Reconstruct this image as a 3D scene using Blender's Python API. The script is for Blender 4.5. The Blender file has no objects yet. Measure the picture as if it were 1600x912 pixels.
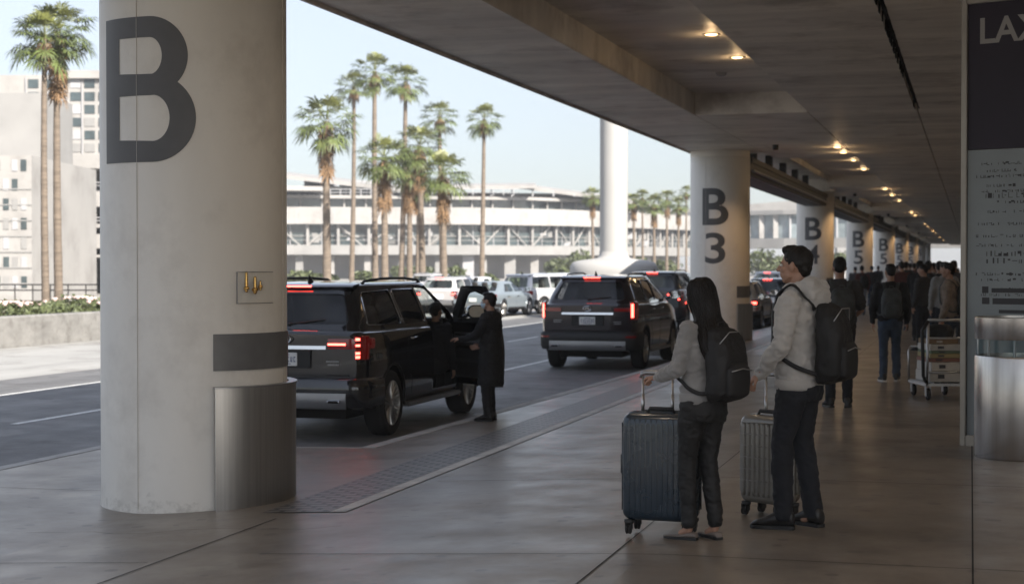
import bpy, bmesh, math, random
from mathutils import Vector, Matrix, noise
from mathutils.bvhtree import BVHTree
R_ = math.radians
scene = bpy.context.scene
COL = scene.collection
random.seed(7)

# ------------------------------------------------------------------ camera, sky, sun, exposure
CAM_YAW, CAM_PITCH = R_(15.417), R_(0.9475)
cd = bpy.data.cameras.new('camera'); cam = bpy.data.objects.new('camera', cd); COL.objects.link(cam)
cam.location = (0, 0, 1.66); cam.rotation_euler = (R_(90) - CAM_PITCH, 0, CAM_YAW)
cd.sensor_width = 36; cd.lens = 58.5; cd.clip_start = .05; cd.clip_end = 4000
cd.dof.use_dof = True; cd.dof.focus_distance = 12.0; cd.dof.aperture_fstop = 3.2
scene.camera = cam
SUN_EL = R_(34); SUN_AZ = R_(128)          # azimuth clockwise from +Y
w = bpy.data.worlds.new('World'); scene.world = w; w.use_nodes = True
nt = w.node_tree; bg = nt.nodes['Background']
sky = nt.nodes.new('ShaderNodeTexSky'); sky.sky_type = 'NISHITA'; sky.sun_disc = False
sky.sun_elevation = SUN_EL; sky.sun_rotation = SUN_AZ
sky.air_density = .62; sky.dust_density = .35; sky.ozone_density = 1.0
hs = nt.nodes.new('ShaderNodeHueSaturation'); hs.inputs['Saturation'].default_value = .62
wbm = nt.nodes.new('ShaderNodeMix'); wbm.data_type = 'RGBA'; wbm.blend_type = 'MULTIPLY'; wbm.inputs['Factor'].default_value = 1
wbm.inputs['B'].default_value = (1.06, 1.0, .915, 1)
nt.links.new(sky.outputs[0], hs.inputs['Color']); nt.links.new(hs.outputs[0], wbm.inputs['A']); 
gco = nt.nodes.new('ShaderNodeTexCoord'); sxyz = nt.nodes.new('ShaderNodeSeparateXYZ'); mrs = nt.nodes.new('ShaderNodeMapRange')
mrs.inputs['From Min'].default_value = 0; mrs.inputs['From Max'].default_value = .6; mrs.inputs['To Min'].default_value = .33; mrs.inputs['To Max'].default_value = 1.5
nt.links.new(gco.outputs['Generated'], sxyz.inputs[0]); nt.links.new(sxyz.outputs[2], mrs.inputs[0])
vm = nt.nodes.new('ShaderNodeVectorMath'); vm.operation = 'SCALE'; nt.links.new(wbm.outputs['Result'], vm.inputs[0]); nt.links.new(mrs.outputs[0], vm.inputs['Scale'])
nt.links.new(vm.outputs[0], bg.inputs[0])
bg.inputs[1].default_value = .108
sl = bpy.data.lights.new('sun', 'SUN'); sl.energy = 4.3; sl.angle = R_(.5); sl.color = (1, .93, .83)
so = bpy.data.objects.new('sun', sl); COL.objects.link(so)
sd = Vector((math.sin(SUN_AZ) * math.cos(SUN_EL), math.cos(SUN_AZ) * math.cos(SUN_EL), math.sin(SUN_EL)))
so.rotation_euler = sd.to_track_quat('Z', 'Y').to_euler(); so.location = sd * 50
scene.view_settings.view_transform = 'Standard'; scene.view_settings.look = 'None'
scene.view_settings.gamma = 1; scene.view_settings.use_curve_mapping = False
scene.view_settings.exposure = 1.42
scene.render.engine = 'CYCLES'
scene.cycles.max_bounces = 8; scene.cycles.diffuse_bounces = 5; scene.cycles.glossy_bounces = 4
scene.cycles.transmission_bounces = 8; scene.cycles.transparent_max_bounces = 12
scene.cycles.sample_clamp_indirect = 4; scene.cycles.caustics_reflective = False; scene.cycles.caustics_refractive = False
scene.cycles.use_denoising = True

# ------------------------------------------------------------------ materials
MATS = {}
def mat(name, base, rough=.6, metal=0, var=.0, vscale=3.0, stretch=(1, 1, 1), bump=0, bscale=40, bdist=.01, coat=0, spec=None,
        emit=None, estr=0, dark=None, objcol=False, trans=0, ior=1.45, aniso=0, detail=6, rvar=0, spots=0, spotf=.7, sheen=0, bstretch=None):
    if name in MATS: return MATS[name]
    m = bpy.data.materials.new(name); m.use_nodes = True; n = m.node_tree.nodes; L = m.node_tree.links
    b = n['Principled BSDF']
    b.inputs['Roughness'].default_value = rough; b.inputs['Metallic'].default_value = metal
    b.inputs['Base Color'].default_value = (*base, 1)
    b.inputs['Coat Weight'].default_value = coat; b.inputs['Coat Roughness'].default_value = .03
    b.inputs['Transmission Weight'].default_value = trans; b.inputs['IOR'].default_value = ior
    b.inputs['Anisotropic'].default_value = aniso
    b.inputs['Sheen Weight'].default_value = sheen
    if spec is not None: b.inputs['Specular IOR Level'].default_value = spec
    if emit: b.inputs['Emission Color'].default_value = (*emit, 1); b.inputs['Emission Strength'].default_value = estr
    tc = n.new('ShaderNodeTexCoord')
    def nz(scale, st, det=detail, rough_=.6):
        mp = n.new('ShaderNodeMapping'); mp.inputs['Scale'].default_value = st
        t = n.new('ShaderNodeTexNoise'); t.inputs['Scale'].default_value = scale; t.inputs['Detail'].default_value = det
        t.inputs['Roughness'].default_value = rough_
        L.new(tc.outputs['Object'], mp.inputs[0]); L.new(mp.outputs[0], t.inputs[0]); return t
    colout = None
    if objcol:
        oi = n.new('ShaderNodeObjectInfo'); colout = oi.outputs['Color']; L.new(colout, b.inputs['Base Color'])
    if var:
        t = nz(vscale, stretch); mr = n.new('ShaderNodeValToRGB')
        d = dark or tuple(c * (1 - var) for c in base); lt = tuple(min(1, c * (1 + var * .6)) for c in base)
        mr.color_ramp.elements[0].position = .3; mr.color_ramp.elements[1].position = .7
        mr.color_ramp.elements[0].color = (*d, 1); mr.color_ramp.elements[1].color = (*lt, 1)
        L.new(t.outputs[0], mr.inputs[0]); colout = mr.outputs[0]; L.new(colout, b.inputs['Base Color'])
        if spots:
            t2 = nz(spots, (1, 1, 1), 8, .7); r2 = n.new('ShaderNodeValToRGB')
            r2.color_ramp.elements[0].position = .33; r2.color_ramp.elements[1].position = .5
            r2.color_ramp.elements[0].color = (.5, .47, .45, 1); r2.color_ramp.elements[1].color = (1, 1, 1, 1)
            mx = n.new('ShaderNodeMix'); mx.data_type = 'RGBA'; mx.blend_type = 'MULTIPLY'; mx.inputs['Factor'].default_value = spotf
            L.new(t2.outputs[0], r2.inputs[0]); L.new(colout, mx.inputs['A']); L.new(r2.outputs[0], mx.inputs['B'])
            L.new(mx.outputs['Result'], b.inputs['Base Color'])
    if rvar:
        t = nz(1.7, (1, 1, 1), 5); mr = n.new('ShaderNodeMapRange')
        mr.inputs['From Min'].default_value = .3; mr.inputs['From Max'].default_value = .7
        mr.inputs['To Min'].default_value = max(.02, rough - rvar); mr.inputs['To Max'].default_value = min(1, rough + rvar)
        L.new(t.outputs[0], mr.inputs[0]); L.new(mr.outputs[0], b.inputs['Roughness'])
    if bump:
        t = nz(bscale, bstretch or (1, 1, 1), 4); bp = n.new('ShaderNodeBump'); bp.inputs['Strength'].default_value = bump
        bp.inputs['Distance'].default_value = bdist
        L.new(t.outputs[0], bp.inputs['Height']); L.new(bp.outputs[0], b.inputs['Normal'])
    MATS[name] = m; return m

def glass_mat(name, tint, alpha_mix, rough=.02):
    """thin pane: tinted transparency plus a clear reflection"""
    if name in MATS: return MATS[name]
    m = bpy.data.materials.new(name); m.use_nodes = True; n = m.node_tree.nodes; L = m.node_tree.links
    n.remove(n['Principled BSDF']); out = n['Material Output']
    tr = n.new('ShaderNodeBsdfTransparent'); tr.inputs[0].default_value = (*tint, 1)
    gl = n.new('ShaderNodeBsdfGlossy'); gl.inputs['Roughness'].default_value = rough; gl.inputs[0].default_value = (1, 1, 1, 1)
    fr = n.new('ShaderNodeFresnel'); fr.inputs[0].default_value = alpha_mix
    mx = n.new('ShaderNodeMixShader'); 
    ge = n.new('ShaderNodeNewGeometry'); sb = n.new('ShaderNodeMath'); sb.operation = 'SUBTRACT'; sb.inputs[0].default_value = 1; L.new(ge.outputs['Backfacing'], sb.inputs[1])
    mu = n.new('ShaderNodeMath'); mu.operation = 'MULTIPLY'; L.new(fr.outputs[0], mu.inputs[0]); L.new(sb.outputs[0], mu.inputs[1]); L.new(mu.outputs[0], mx.inputs[0]); L.new(tr.outputs[0], mx.inputs[1]); L.new(gl.outputs[0], mx.inputs[2])
    L.new(mx.outputs[0], out.inputs[0]); MATS[name] = m; return m

M_walk = mat('pavement_concrete', (.20, .170, .138), .36, var=.24, vscale=.8, bump=.14, bscale=30, bdist=.004, rvar=.08, spots=1.1)
M_curb = mat('kerb_concrete', (.36, .345, .32), .6, var=.25, vscale=2, bump=.2, bscale=30, bdist=.006, spots=5)
M_road = mat('asphalt', (.14, .138, .137), .6, var=.3, vscale=.7, stretch=(1.6, .12, 1), bump=.6, bscale=90, bdist=.01, rvar=.12, spots=1.3)
M_line = mat('road_paint', (.62, .62, .6), .6, var=.25, vscale=6, spots=9)
M_groundm = mat('plaza_ground', (.30, .29, .27), .8, var=.3, vscale=.3)
M_col = mat('painted_concrete', (.70, .672, .615), .55, var=.10, vscale=1.1, stretch=(1, 1, .35), bump=.12, bscale=24, bdist=.006, spots=1.3, spotf=.28, rvar=.08)
M_letter = mat('letter_paint', (.085, .085, .088), .5, var=.1, vscale=6)
M_band = mat('band_paint', (.13, .13, .13), .4, var=.12, vscale=8)
M_steel = mat('brushed_steel', (.42, .41, .395), .34, metal=1, var=.16, vscale=3, stretch=(14, 14, .25), bump=.1, bscale=60, bstretch=(6, 6, .12), bdist=.002, aniso=.5)
M_soffit = mat('deck_concrete', (.78, .74, .68), .5, var=.26, vscale=.55, stretch=(.35, 2.2, 1), bump=.25, bscale=6, bdist=.006, bstretch=(.3, 3, 1), spots=.9, rvar=.1)
M_dark = mat('dark_gap', (.012, .011, .01), .9)
M_darksteel = mat('dark_steel', (.022, .02, .018), .55, metal=.3, var=.4, vscale=4)
M_white = mat('white_render', (.32, .31, .298), .7, var=.12, vscale=.25, spots=.5, spotf=.35)
M_offwhite = mat('pale_render', (.26, .256, .25), .75, var=.15, vscale=.4)
M_greyw = mat('grey_render', (.36, .36, .37), .8, var=.15, vscale=.4)
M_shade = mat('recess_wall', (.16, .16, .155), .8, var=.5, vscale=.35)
M_bglass = mat('facade_glass', (.06, .08, .085), .06, metal=.0, spec=1.0, var=.6, vscale=.5)
M_trunk = mat('palm_bark', (.19, .152, .118), .9, var=.35, vscale=1.2, stretch=(1, 1, 6), bump=.8, bscale=9, bdist=.05, bstretch=(.5, .5, 4))
M_leaf = mat('palm_leaf', (.105, .135, .04), .5, var=.45, vscale=1.5)
M_leafy = mat('palm_leaf_young', (.19, .205, .06), .5, var=.35, vscale=1.5)
M_dry = mat('palm_dry_leaf', (.22, .135, .07), .85, var=.4, vscale=3)
M_shrub = mat('shrub_leaf', (.095, .115, .05), .55, var=.6, vscale=2)
M_flower = mat('pale_flower', (.6, .45, .42), .6)
M_black = mat('black_paint', (.0045, .0045, .0055), .12, coat=1, spec=.5)
M_maroon = mat('dark_paint', (.012, .0055, .008), .12, coat=1, metal=.2)
M_paint = mat('car_paint', (.5, .5, .5), .28, coat=1, metal=.25, objcol=True)
M_plast = mat('black_plastic', (.012, .012, .012), .55, bump=.1, bscale=300, bdist=.001)
M_rub = mat('tyre_rubber', (.014, .013, .013), .8, bump=.4, bscale=120, bdist=.003)
M_rim = mat('alloy_rim', (.46, .45, .43), .28, metal=1)
M_chrome = mat('chrome', (.75, .75, .76), .1, metal=1)
M_satin = mat('satin_metal', (.33, .33, .335), .38, metal=.8, var=.1)
M_seat = mat('seat_leather', (.02, .018, .016), .55)
M_tail = mat('tail_lens', (.10, .004, .004), .1, coat=1, emit=(1, .03, .02), estr=.015)
M_tailon = mat('tail_lamp_lit', (.6, .02, .02), .2, emit=(1, .07, .05), estr=5)
M_tailw = mat('clear_lens', (.45, .38, .38), .12, coat=1)
M_plate = mat('plate_white', (.68, .68, .66), .5)
M_platetxt = mat('plate_ink', (.05, .06, .16), .5)
M_glass = glass_mat('car_glass_dark', (.55, .56, .57), 1.45)
M_glassl = glass_mat('car_glass_light', (.82, .85, .84), 1.45)
M_mirror = mat('mirror', (.85, .85, .85), .02, metal=1)
M_skin = mat('skin', (.36, .205, .14), .5, var=.12, vscale=14, bump=.08, bscale=120, bdist=.002)
M_hair = mat('dark_hair', (.007, .005, .0042), .52, spec=.3, var=.5, vscale=30, stretch=(1, 1, .06), bump=.8, bscale=55, bstretch=(1, 1, .05), bdist=.008)
M_hoodie = mat('hoodie_fleece', (.42, .405, .385), .92, var=.1, vscale=8, bump=.35, bscale=220, bdist=.0015, sheen=.4)
M_sweat = mat('grey_knit', (.22, .217, .214), .95, var=.14, vscale=9, bump=.5, bscale=180, bdist=.002, sheen=.4)
M_trou = mat('black_trousers', (.0065, .0065, .007), .7, var=.3, vscale=10, bump=.25, bscale=260, bdist=.001)
M_navy = mat('navy_denim', (.008, .0095, .014), .85, var=.35, vscale=7, bump=.3, bscale=260, bdist=.001)
M_jeans = mat('blue_denim', (.04, .06, .095), .88, var=.4, vscale=7, bump=.3, bscale=200, bdist=.001)
M_ljeans = mat('light_denim', (.22, .25, .30), .88, var=.3, vscale=7)
M_suit = mat('black_wool', (.009, .009, .0105), .85, var=.2, vscale=5)
M_darkt = mat('charcoal_cotton', (.045, .043, .045), .9, var=.2, vscale=8)
M_redt = mat('maroon_cotton', (.09, .03, .028), .9, var=.2, vscale=8)
M_tan = mat('tan_cotton', (.25, .2, .16), .9, var=.4, vscale=12)
M_shoe = mat('black_leather', (.012, .011, .011), .38, bump=.15, bscale=120, bdist=.001)
M_flat = mat('grey_flat_leather', (.16, .135, .12), .5)
M_sole = mat('white_rubber', (.6, .58, .55), .6)
M_pack = mat('backpack_nylon', (.007, .007, .008), .66, var=.25, vscale=5, bump=.35, bscale=350, bdist=.001)
M_packl = mat('backpack_grey_nylon', (.05, .055, .055), .65, var=.4, vscale=9, bump=.3, bscale=350, bdist=.001)
M_blue = mat('blue_shell', (.0065, .019, .033), .28, var=.12, vscale=4, coat=.5, bump=.2, bscale=140, bdist=.001, rvar=.08)
M_greyc = mat('champagne_shell', (.19, .18, .16), .34, metal=.35, var=.15, vscale=4, coat=.3, rvar=.1)
M_alu = mat('aluminium', (.45, .45, .45), .35, metal=1)
M_mask = mat('mask_blue', (.45, .58, .68), .8)
M_brass = mat('brass', (.65, .40, .13), .25, metal=1)
M_acryl = glass_mat('acrylic', (.985, .985, .98), 1.18, .1)
M_sign = mat('sign_purple', (.012, .005, .018), .45, var=.3, vscale=1.2)
M_signb = mat('sign_pale_blue', (.27, .305, .32), .35, var=.12, vscale=1.5)
M_signw = mat('sign_letter', (.34, .33, .32), .5)
M_ink = mat('sign_ink', (.05, .05, .055), .6)
M_signframe = mat('sign_frame', (.34, .31, .27), .38, metal=.9, var=.1)
M_warm = mat('lamp_lens', (1, .8, .5), .4, emit=(1, .62, .28), estr=3.2)
M_paper = mat('carton_white', (.55, .52, .47), .8, var=.15, vscale=8)
M_yellow = mat('carton_yellow', (.36, .29, .14), .8, var=.15, vscale=8)
M_redb = mat('carton_red', (.25, .12, .09), .8, var=.15, vscale=8)
M_greenb = mat('carton_green', (.14, .19, .12), .8, var=.15, vscale=8)
M_brown = mat('carton_brown', (.25, .17, .10), .85, var=.15, vscale=8)
M_bin = mat('bin_steel', (.50, .47, .44), .27, metal=1, var=.12, vscale=3, stretch=(14, 14, .2), aniso=.6, bump=.08, bscale=50, bstretch=(8, 8, .1), bdist=.002)

# ------------------------------------------------------------------ mesh helpers
class MB:
    def __init__(s): s.v = []; s.f = []
    def add(s, vs, fs):
        o = len(s.v); s.v += [tuple(v) for v in vs]; s.f += [tuple(i + o for i in f) for f in fs]
    def box(s, x0, x1, y0, y1, z0, z1, m=None):
        vs = [Vector((x, y, z)) for z in (z0, z1) for y in (y0, y1) for x in (x0, x1)]
        if m: vs = [m @ v for v in vs]
        s.add(vs, [(0, 2, 3, 1), (4, 5, 7, 6), (0, 1, 5, 4), (2, 6, 7, 3), (0, 4, 6, 2), (1, 3, 7, 5)])
    def loft(s, rings, cap=True, closed=False):
        n = len(rings[0]); vs = [p for r in rings for p in r]; fs = []
        K = len(rings)
        for k in range(K if closed else K - 1):
            a = k * n; b = ((k + 1) % K) * n
            for i in range(n):
                j = (i + 1) % n; fs.append((a + i, a + j, b + j, b + i))
        if cap and not closed:
            fs.append(tuple(range(n - 1, -1, -1))); fs.append(tuple((K - 1) * n + i for i in range(n)))
        s.add(vs, fs)
    def tube(s, pts, radii, n=12, cap=True, flat=None, up=None):
        pts = [Vector(p) for p in pts]
        if not isinstance(radii, (list, tuple)): radii = [radii] * len(pts)
        rings = []; prev = None
        for i, p in enumerate(pts):
            t = (pts[min(i + 1, len(pts) - 1)] - pts[max(i - 1, 0)]).normalized()
            if prev is None:
                a = Vector(up) if up else (Vector((0, 0, 1)) if abs(t.z) < .9 else Vector((0, 1, 0)))
                a = (a - t * a.dot(t)).normalized()
            else: a = (prev - t * prev.dot(t)).normalized()
            prev = a; b = t.cross(a); r = radii[i]; fl = flat or 1
            rings.append([p + a * (math.cos(q) * r * fl) + b * (math.sin(q) * r) for q in [2 * math.pi * k / n for k in range(n)]])
        s.loft(rings, cap)
    def capsule(s, a, b, ra, rb, n=14, flat=1, up=None):
        a, b = Vector(a), Vector(b); t = (b - a).normalized()
        pts, rr = [], []
        for q in (80, 55, 30): pts.append(a - t * ra * math.sin(R_(q))); rr.append(ra * math.cos(R_(q)))
        pts += [a, a.lerp(b, .5), b]; rr += [ra, (ra + rb) / 2, rb]
        for q in (30, 55, 80): pts.append(b + t * rb * math.sin(R_(q))); rr.append(rb * math.cos(R_(q)))
        s.tube(pts, rr, n, True, flat, up)
    def ell(s, c, r, m=None, n=16, k=10):
        c = Vector(c); rings = []
        for i in range(1, k):
            ph = math.pi * i / k
            ring = [Vector((r[0] * math.sin(ph) * math.cos(q), r[1] * math.sin(ph) * math.sin(q), -r[2] * math.cos(ph))) for q in [2 * math.pi * j / n for j in range(n)]]
            if m: ring = [m @ p for p in ring]
            rings.append([c + p for p in ring])
        s.loft(rings)
    def lathe(s, prof, c=(0, 0, 0), n=32, axis='z', cap=False, a0=0, a1=360):
        full = abs(a1 - a0) >= 360; K = n if full else n + 1; rings = []
        for k in range(K):
            q = R_(a0 + (a1 - a0) * k / n); ring = []
            for r, h in prof:
                if axis == 'z': p = (c[0] + r * math.cos(q), c[1] + r * math.sin(q), c[2] + h)
                elif axis == 'x': p = (c[0] + h, c[1] + r * math.cos(q), c[2] + r * math.sin(q))
                else: p = (c[0] + r * math.cos(q), c[1] + h, c[2] + r * math.sin(q))
                ring.append(p)
            rings.append(ring)
        m = len(prof); vs = [p for r in rings for p in r]; fs = []
        for k in range(K if full else K - 1):
            a = k * m; b = ((k + 1) % K) * m
            for i in range(m - 1): fs.append((a + i, a + i + 1, b + i + 1, b + i))
        s.add(vs, fs)
    def mesh(s, name='m'):
        me = bpy.data.meshes.new(name); me.from_pydata(s.v, [], s.f); me.validate(); return me

def finish(me, m, smooth=40, recalc=True):
    if recalc:
        bm = bmesh.new(); bm.from_mesh(me); bmesh.ops.recalc_face_normals(bm, faces=bm.faces); bm.to_mesh(me); bm.free()
    me.materials.clear(); me.materials.append(m)
    if smooth:
        me.shade_smooth()
        if smooth < 180: me.set_sharp_from_angle(angle=R_(smooth))
    return me
def tag(o, label=None, cat=None, group=None, kind=None):
    if label: o['label'] = label
    if cat: o['category'] = cat
    if group: o['group'] = group
    if kind: o['kind'] = kind
    return o
def obj(name, src, m, parent=None, smooth=40, recalc=True, bevel=0):
    me = src.mesh(name) if isinstance(src, MB) else src
    if bevel:
        bm = bmesh.new(); bm.from_mesh(me); bmesh.ops.recalc_face_normals(bm, faces=bm.faces)
        es = [e for e in bm.edges if len(e.link_faces) == 2 and e.calc_face_angle(0) > R_(35)]
        bmesh.ops.bevel(bm, geom=es, offset=bevel, segments=2, affect='EDGES', clamp_overlap=True); bm.to_mesh(me); bm.free()
    finish(me, m, smooth, recalc); me.name = name
    o = bpy.data.objects.new(name, me); COL.objects.link(o)
    if parent: o.parent = parent
    return o
def empty(name, loc=(0, 0, 0), rz=0):
    o = bpy.data.objects.new(name, None); COL.objects.link(o); o.location = loc; o.rotation_euler = (0, 0, rz); o.empty_display_size = .2
    return o
def copy_tree(o, parent=None, names=True):
    c = o.copy(); COL.objects.link(c); c.parent = parent
    for ch in [x for x in KIDS.get(o, [])]: copy_tree(ch, c)
    return c
class _K:
    def get(s, o, d): return [x for x in bpy.data.objects if x.parent == o]
KIDS = _K()
def evaluated(me, mods):
    t = bpy.data.objects.new('tmp', me); COL.objects.link(t)
    for kind, props in mods:
        md = t.modifiers.new(kind, kind)
        for k, v in props.items(): setattr(md, k, v)
    dg = bpy.context.evaluated_depsgraph_get(); dg.update()
    r = bpy.data.meshes.new_from_object(t.evaluated_get(dg)); bpy.data.objects.remove(t); return r
def remesh(mb, voxel=.01, sm=4, fac=.5):
    return evaluated(mb.mesh(), [('REMESH', dict(mode='VOXEL', voxel_size=voxel, adaptivity=0)), ('SMOOTH', dict(iterations=sm, factor=fac))])
def fixn(me):
    bm = bmesh.new(); bm.from_mesh(me); bmesh.ops.recalc_face_normals(bm, faces=bm.faces); bm.to_mesh(me); bm.free(); return me
def boolean(me, cutters, op='DIFFERENCE'):
    fixn(me); tmp = []; mods = []
    for c in cutters:
        cm = fixn(c.mesh() if isinstance(c, MB) else c)
        o = bpy.data.objects.new('cut', cm); COL.objects.link(o); tmp.append(o)
        mods.append(('BOOLEAN', dict(operation=op, solver='EXACT', object=o)))
    r = evaluated(me, mods)
    for o in tmp: bpy.data.objects.remove(o)
    return r
def prism(poly, axis, a, b):
    """poly in the two other axes, extruded along axis from a to b"""
    mb = MB(); n = len(poly)
    def P(p, t):
        if axis == 'x': return (t, p[0], p[1])
        if axis == 'y': return (p[0], t, p[1])
        return (p[0], p[1], t)
    mb.add([P(p, a) for p in poly] + [P(p, b) for p in poly],
           [tuple(range(n - 1, -1, -1)), tuple(range(n, 2 * n))] + [(i, (i + 1) % n, n + (i + 1) % n, n + i) for i in range(n)])
    return mb
def rpoly(poly, r, seg=4):
    """round the corners of a polygon"""
    out = []; n = len(poly)
    for i in range(n):
        p = Vector(poly[i]); a = Vector(poly[i - 1]) - p; b = Vector(poly[(i + 1) % n]) - p
        rr = min(r, a.length * .45, b.length * .45); A = p + a.normalized() * rr; B = p + b.normalized() * rr
        for k in range(seg + 1):
            t = k / seg; out.append(tuple(A * (1 - t) ** 2 + p * 2 * t * (1 - t) + B * t * t))
    return out
def text_mesh(s, size, offset=0.0, extrude=0.0):
    c = bpy.data.curves.new('t', 'FONT'); c.body = s; c.size = size; c.offset = offset; c.extrude = extrude; c.resolution_u = 10
    c.align_x = 'CENTER'; o = bpy.data.objects.new('t', c); COL.objects.link(o)
    dg = bpy.context.evaluated_depsgraph_get(); dg.update(); me = bpy.data.meshes.new_from_object(o.evaluated_get(dg))
    bpy.data.objects.remove(o); return me
def fit(me, w=None, h=None):
    xs = [v.co.x for v in me.vertices]; ys = [v.co.y for v in me.vertices]
    x0, x1, y0, y1 = min(xs), max(xs), min(ys), max(ys)
    sy = h / (y1 - y0) if h else 1; sx = w / (x1 - x0) if w else sy
    for v in me.vertices: v.co.x = (v.co.x - (x0 + x1) / 2) * sx; v.co.y = (v.co.y - y0) * sy
    return me
def noise_disp(me, amp, freq, stretch=(1, 1, 1), seed=0, ridged=False, mask=None):
    off = Vector((seed * 3.1, seed * 1.7, seed * 5.3)); n = [v.normal.copy() for v in me.vertices]
    for v, nn in zip(me.vertices, n):
        p = Vector((v.co.x * stretch[0], v.co.y * stretch[1], v.co.z * stretch[2])) * freq + off
        q = noise.noise(p) + .5 * noise.noise(p * 2.1)
        if ridged: q = .6 - 2 * abs(q)
        v.co += nn * (amp * q * (mask(v.co) if mask else 1))
def gz(x):
    return 0 if x > -1.8 else max(-.2, -.048 * (-1.8 - x))
def ring(cx, cy, z, rx, ry, n=28, p=2.0):
    out = []
    for k in range(n):
        q = 2 * math.pi * k / n; c, s = math.cos(q), math.sin(q)
        out.append(Vector((cx + rx * math.copysign(abs(c) ** (2 / p), c), cy + ry * math.copysign(abs(s) ** (2 / p), s), z)))
    return out

def gum_spots(m, scale, size, col, seed=0, amount=.8):
    """dark trodden spots: small voronoi discs mixed over the base colour"""
    n = m.node_tree.nodes; L = m.node_tree.links; b = n['Principled BSDF']; src = b.inputs['Base Color'].links[0].from_socket
    tc = n.new('ShaderNodeTexCoord'); mp = n.new('ShaderNodeMapping'); mp.inputs['Location'].default_value = (seed, seed * 2.3, 0); mp.inputs['Scale'].default_value = (1, 1, .01)
    v = n.new('ShaderNodeTexVoronoi'); v.voronoi_dimensions = '2D'; v.inputs['Scale'].default_value = scale; L.new(tc.outputs['Object'], mp.inputs[0]); L.new(mp.outputs[0], v.inputs[0])
    nz = n.new('ShaderNodeTexNoise'); nz.inputs['Scale'].default_value = scale * 4; L.new(mp.outputs[0], nz.inputs[0])
    ad = n.new('ShaderNodeMath'); ad.operation = 'MULTIPLY_ADD'; ad.inputs[1].default_value = size * 1.2; L.new(nz.outputs[0], ad.inputs[0]); L.new(v.outputs['Distance'], ad.inputs[2])
    sc = n.new('ShaderNodeSeparateColor'); L.new(v.outputs['Color'], sc.inputs[0])
    th = n.new('ShaderNodeMath'); th.operation = 'MULTIPLY'; th.inputs[1].default_value = size * 2.4; L.new(sc.outputs[0], th.inputs[0])
    lt = n.new('ShaderNodeMath'); lt.operation = 'LESS_THAN'; L.new(ad.outputs[0], lt.inputs[0]); L.new(th.outputs[0], lt.inputs[1])
    fm = n.new('ShaderNodeMath'); fm.operation = 'MULTIPLY'; fm.inputs[1].default_value = amount; L.new(lt.outputs[0], fm.inputs[0])
    mx = n.new('ShaderNodeMix'); mx.data_type = 'RGBA'; mx.inputs['B'].default_value = (*col, 1)
    L.new(fm.outputs[0], mx.inputs['Factor']); L.new(src, mx.inputs['A']); L.new(mx.outputs['Result'], b.inputs['Base Color'])
gum_spots(M_walk, 2.6, .075, (.085, .074, .065), 1, .7); gum_spots(M_walk, 9, .16, (.13, .115, .10), 13, .35); gum_spots(M_walk, 1.1, .06, (.13, .115, .10), 5, .5); gum_spots(M_walk, .35, .16, (.165, .145, .125), 9, .45)
gum_spots(M_road, .8, .08, (.05, .05, .052), 3, .6)

def base_grime(m, zt, col, amount=.7, nscale=9):
    """splashes and scuffs that thin out above the foot of a thing (object z = 0)"""
    n = m.node_tree.nodes; L = m.node_tree.links; b = n['Principled BSDF']; src = b.inputs['Base Color'].links[0].from_socket
    tc = n.new('ShaderNodeTexCoord'); sx = n.new('ShaderNodeSeparateXYZ'); L.new(tc.outputs['Object'], sx.inputs[0])
    nz = n.new('ShaderNodeTexNoise'); nz.inputs['Scale'].default_value = nscale; nz.inputs['Detail'].default_value = 7; nz.inputs['Roughness'].default_value = .7; L.new(tc.outputs['Object'], nz.inputs[0])
    mr = n.new('ShaderNodeMapRange'); mr.inputs['From Min'].default_value = 0; mr.inputs['From Max'].default_value = zt; mr.inputs['To Min'].default_value = .40; mr.inputs['To Max'].default_value = .74; L.new(sx.outputs[2], mr.inputs[0])
    sb = n.new('ShaderNodeMath'); sb.operation = 'SUBTRACT'; L.new(nz.outputs[0], sb.inputs[0]); L.new(mr.outputs[0], sb.inputs[1])
    ml = n.new('ShaderNodeMath'); ml.operation = 'MULTIPLY'; ml.inputs[1].default_value = 9 * amount; ml.use_clamp = True; L.new(sb.outputs[0], ml.inputs[0])
    mx = n.new('ShaderNodeMix'); mx.data_type = 'RGBA'; mx.inputs['B'].default_value = (*col, 1)
    L.new(ml.outputs[0], mx.inputs['Factor']); L.new(src, mx.inputs['A']); L.new(mx.outputs['Result'], b.inputs['Base Color'])
base_grime(M_col, .30, (.38, .355, .31), .35)
M_pylon = mat('pylon_white', (.38, .375, .365), .6, var=.06, vscale=.6)

# ================================================================== THE SETTING
m = MB(); m.add([(-900, -300, -.37), (1200, -300, -.37), (1200, 2200, -.37), (-900, 2200, -.37)], [(0, 1, 2, 3)])
tag(obj('ground', m, M_groundm, smooth=0), kind='structure')
m = MB(); m.add([(-22.3, -60, -.35), (9.9, -60, -.35), (9.9, 420, -.35), (-22.3, 420, -.35)], [(0, 1, 2, 3)])
tag(obj('road', m, M_road, smooth=0), kind='structure')
m = MB(); m.add([(-22.3, -60, -.347), (-16.2, -60, -.347), (-16.2, 420, -.347), (-22.3, 420, -.347)], [(0, 1, 2, 3)])  # paler lane: sunlit brightness put into the colour, also for more bounce
tag(obj('sunlit_pale_lane', m, mat('sunlit_lane_tone', (.33, .325, .31), .7, var=.2, vscale=.5, stretch=(2, .2, 1), spots=1), smooth=0), kind='structure')
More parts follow.
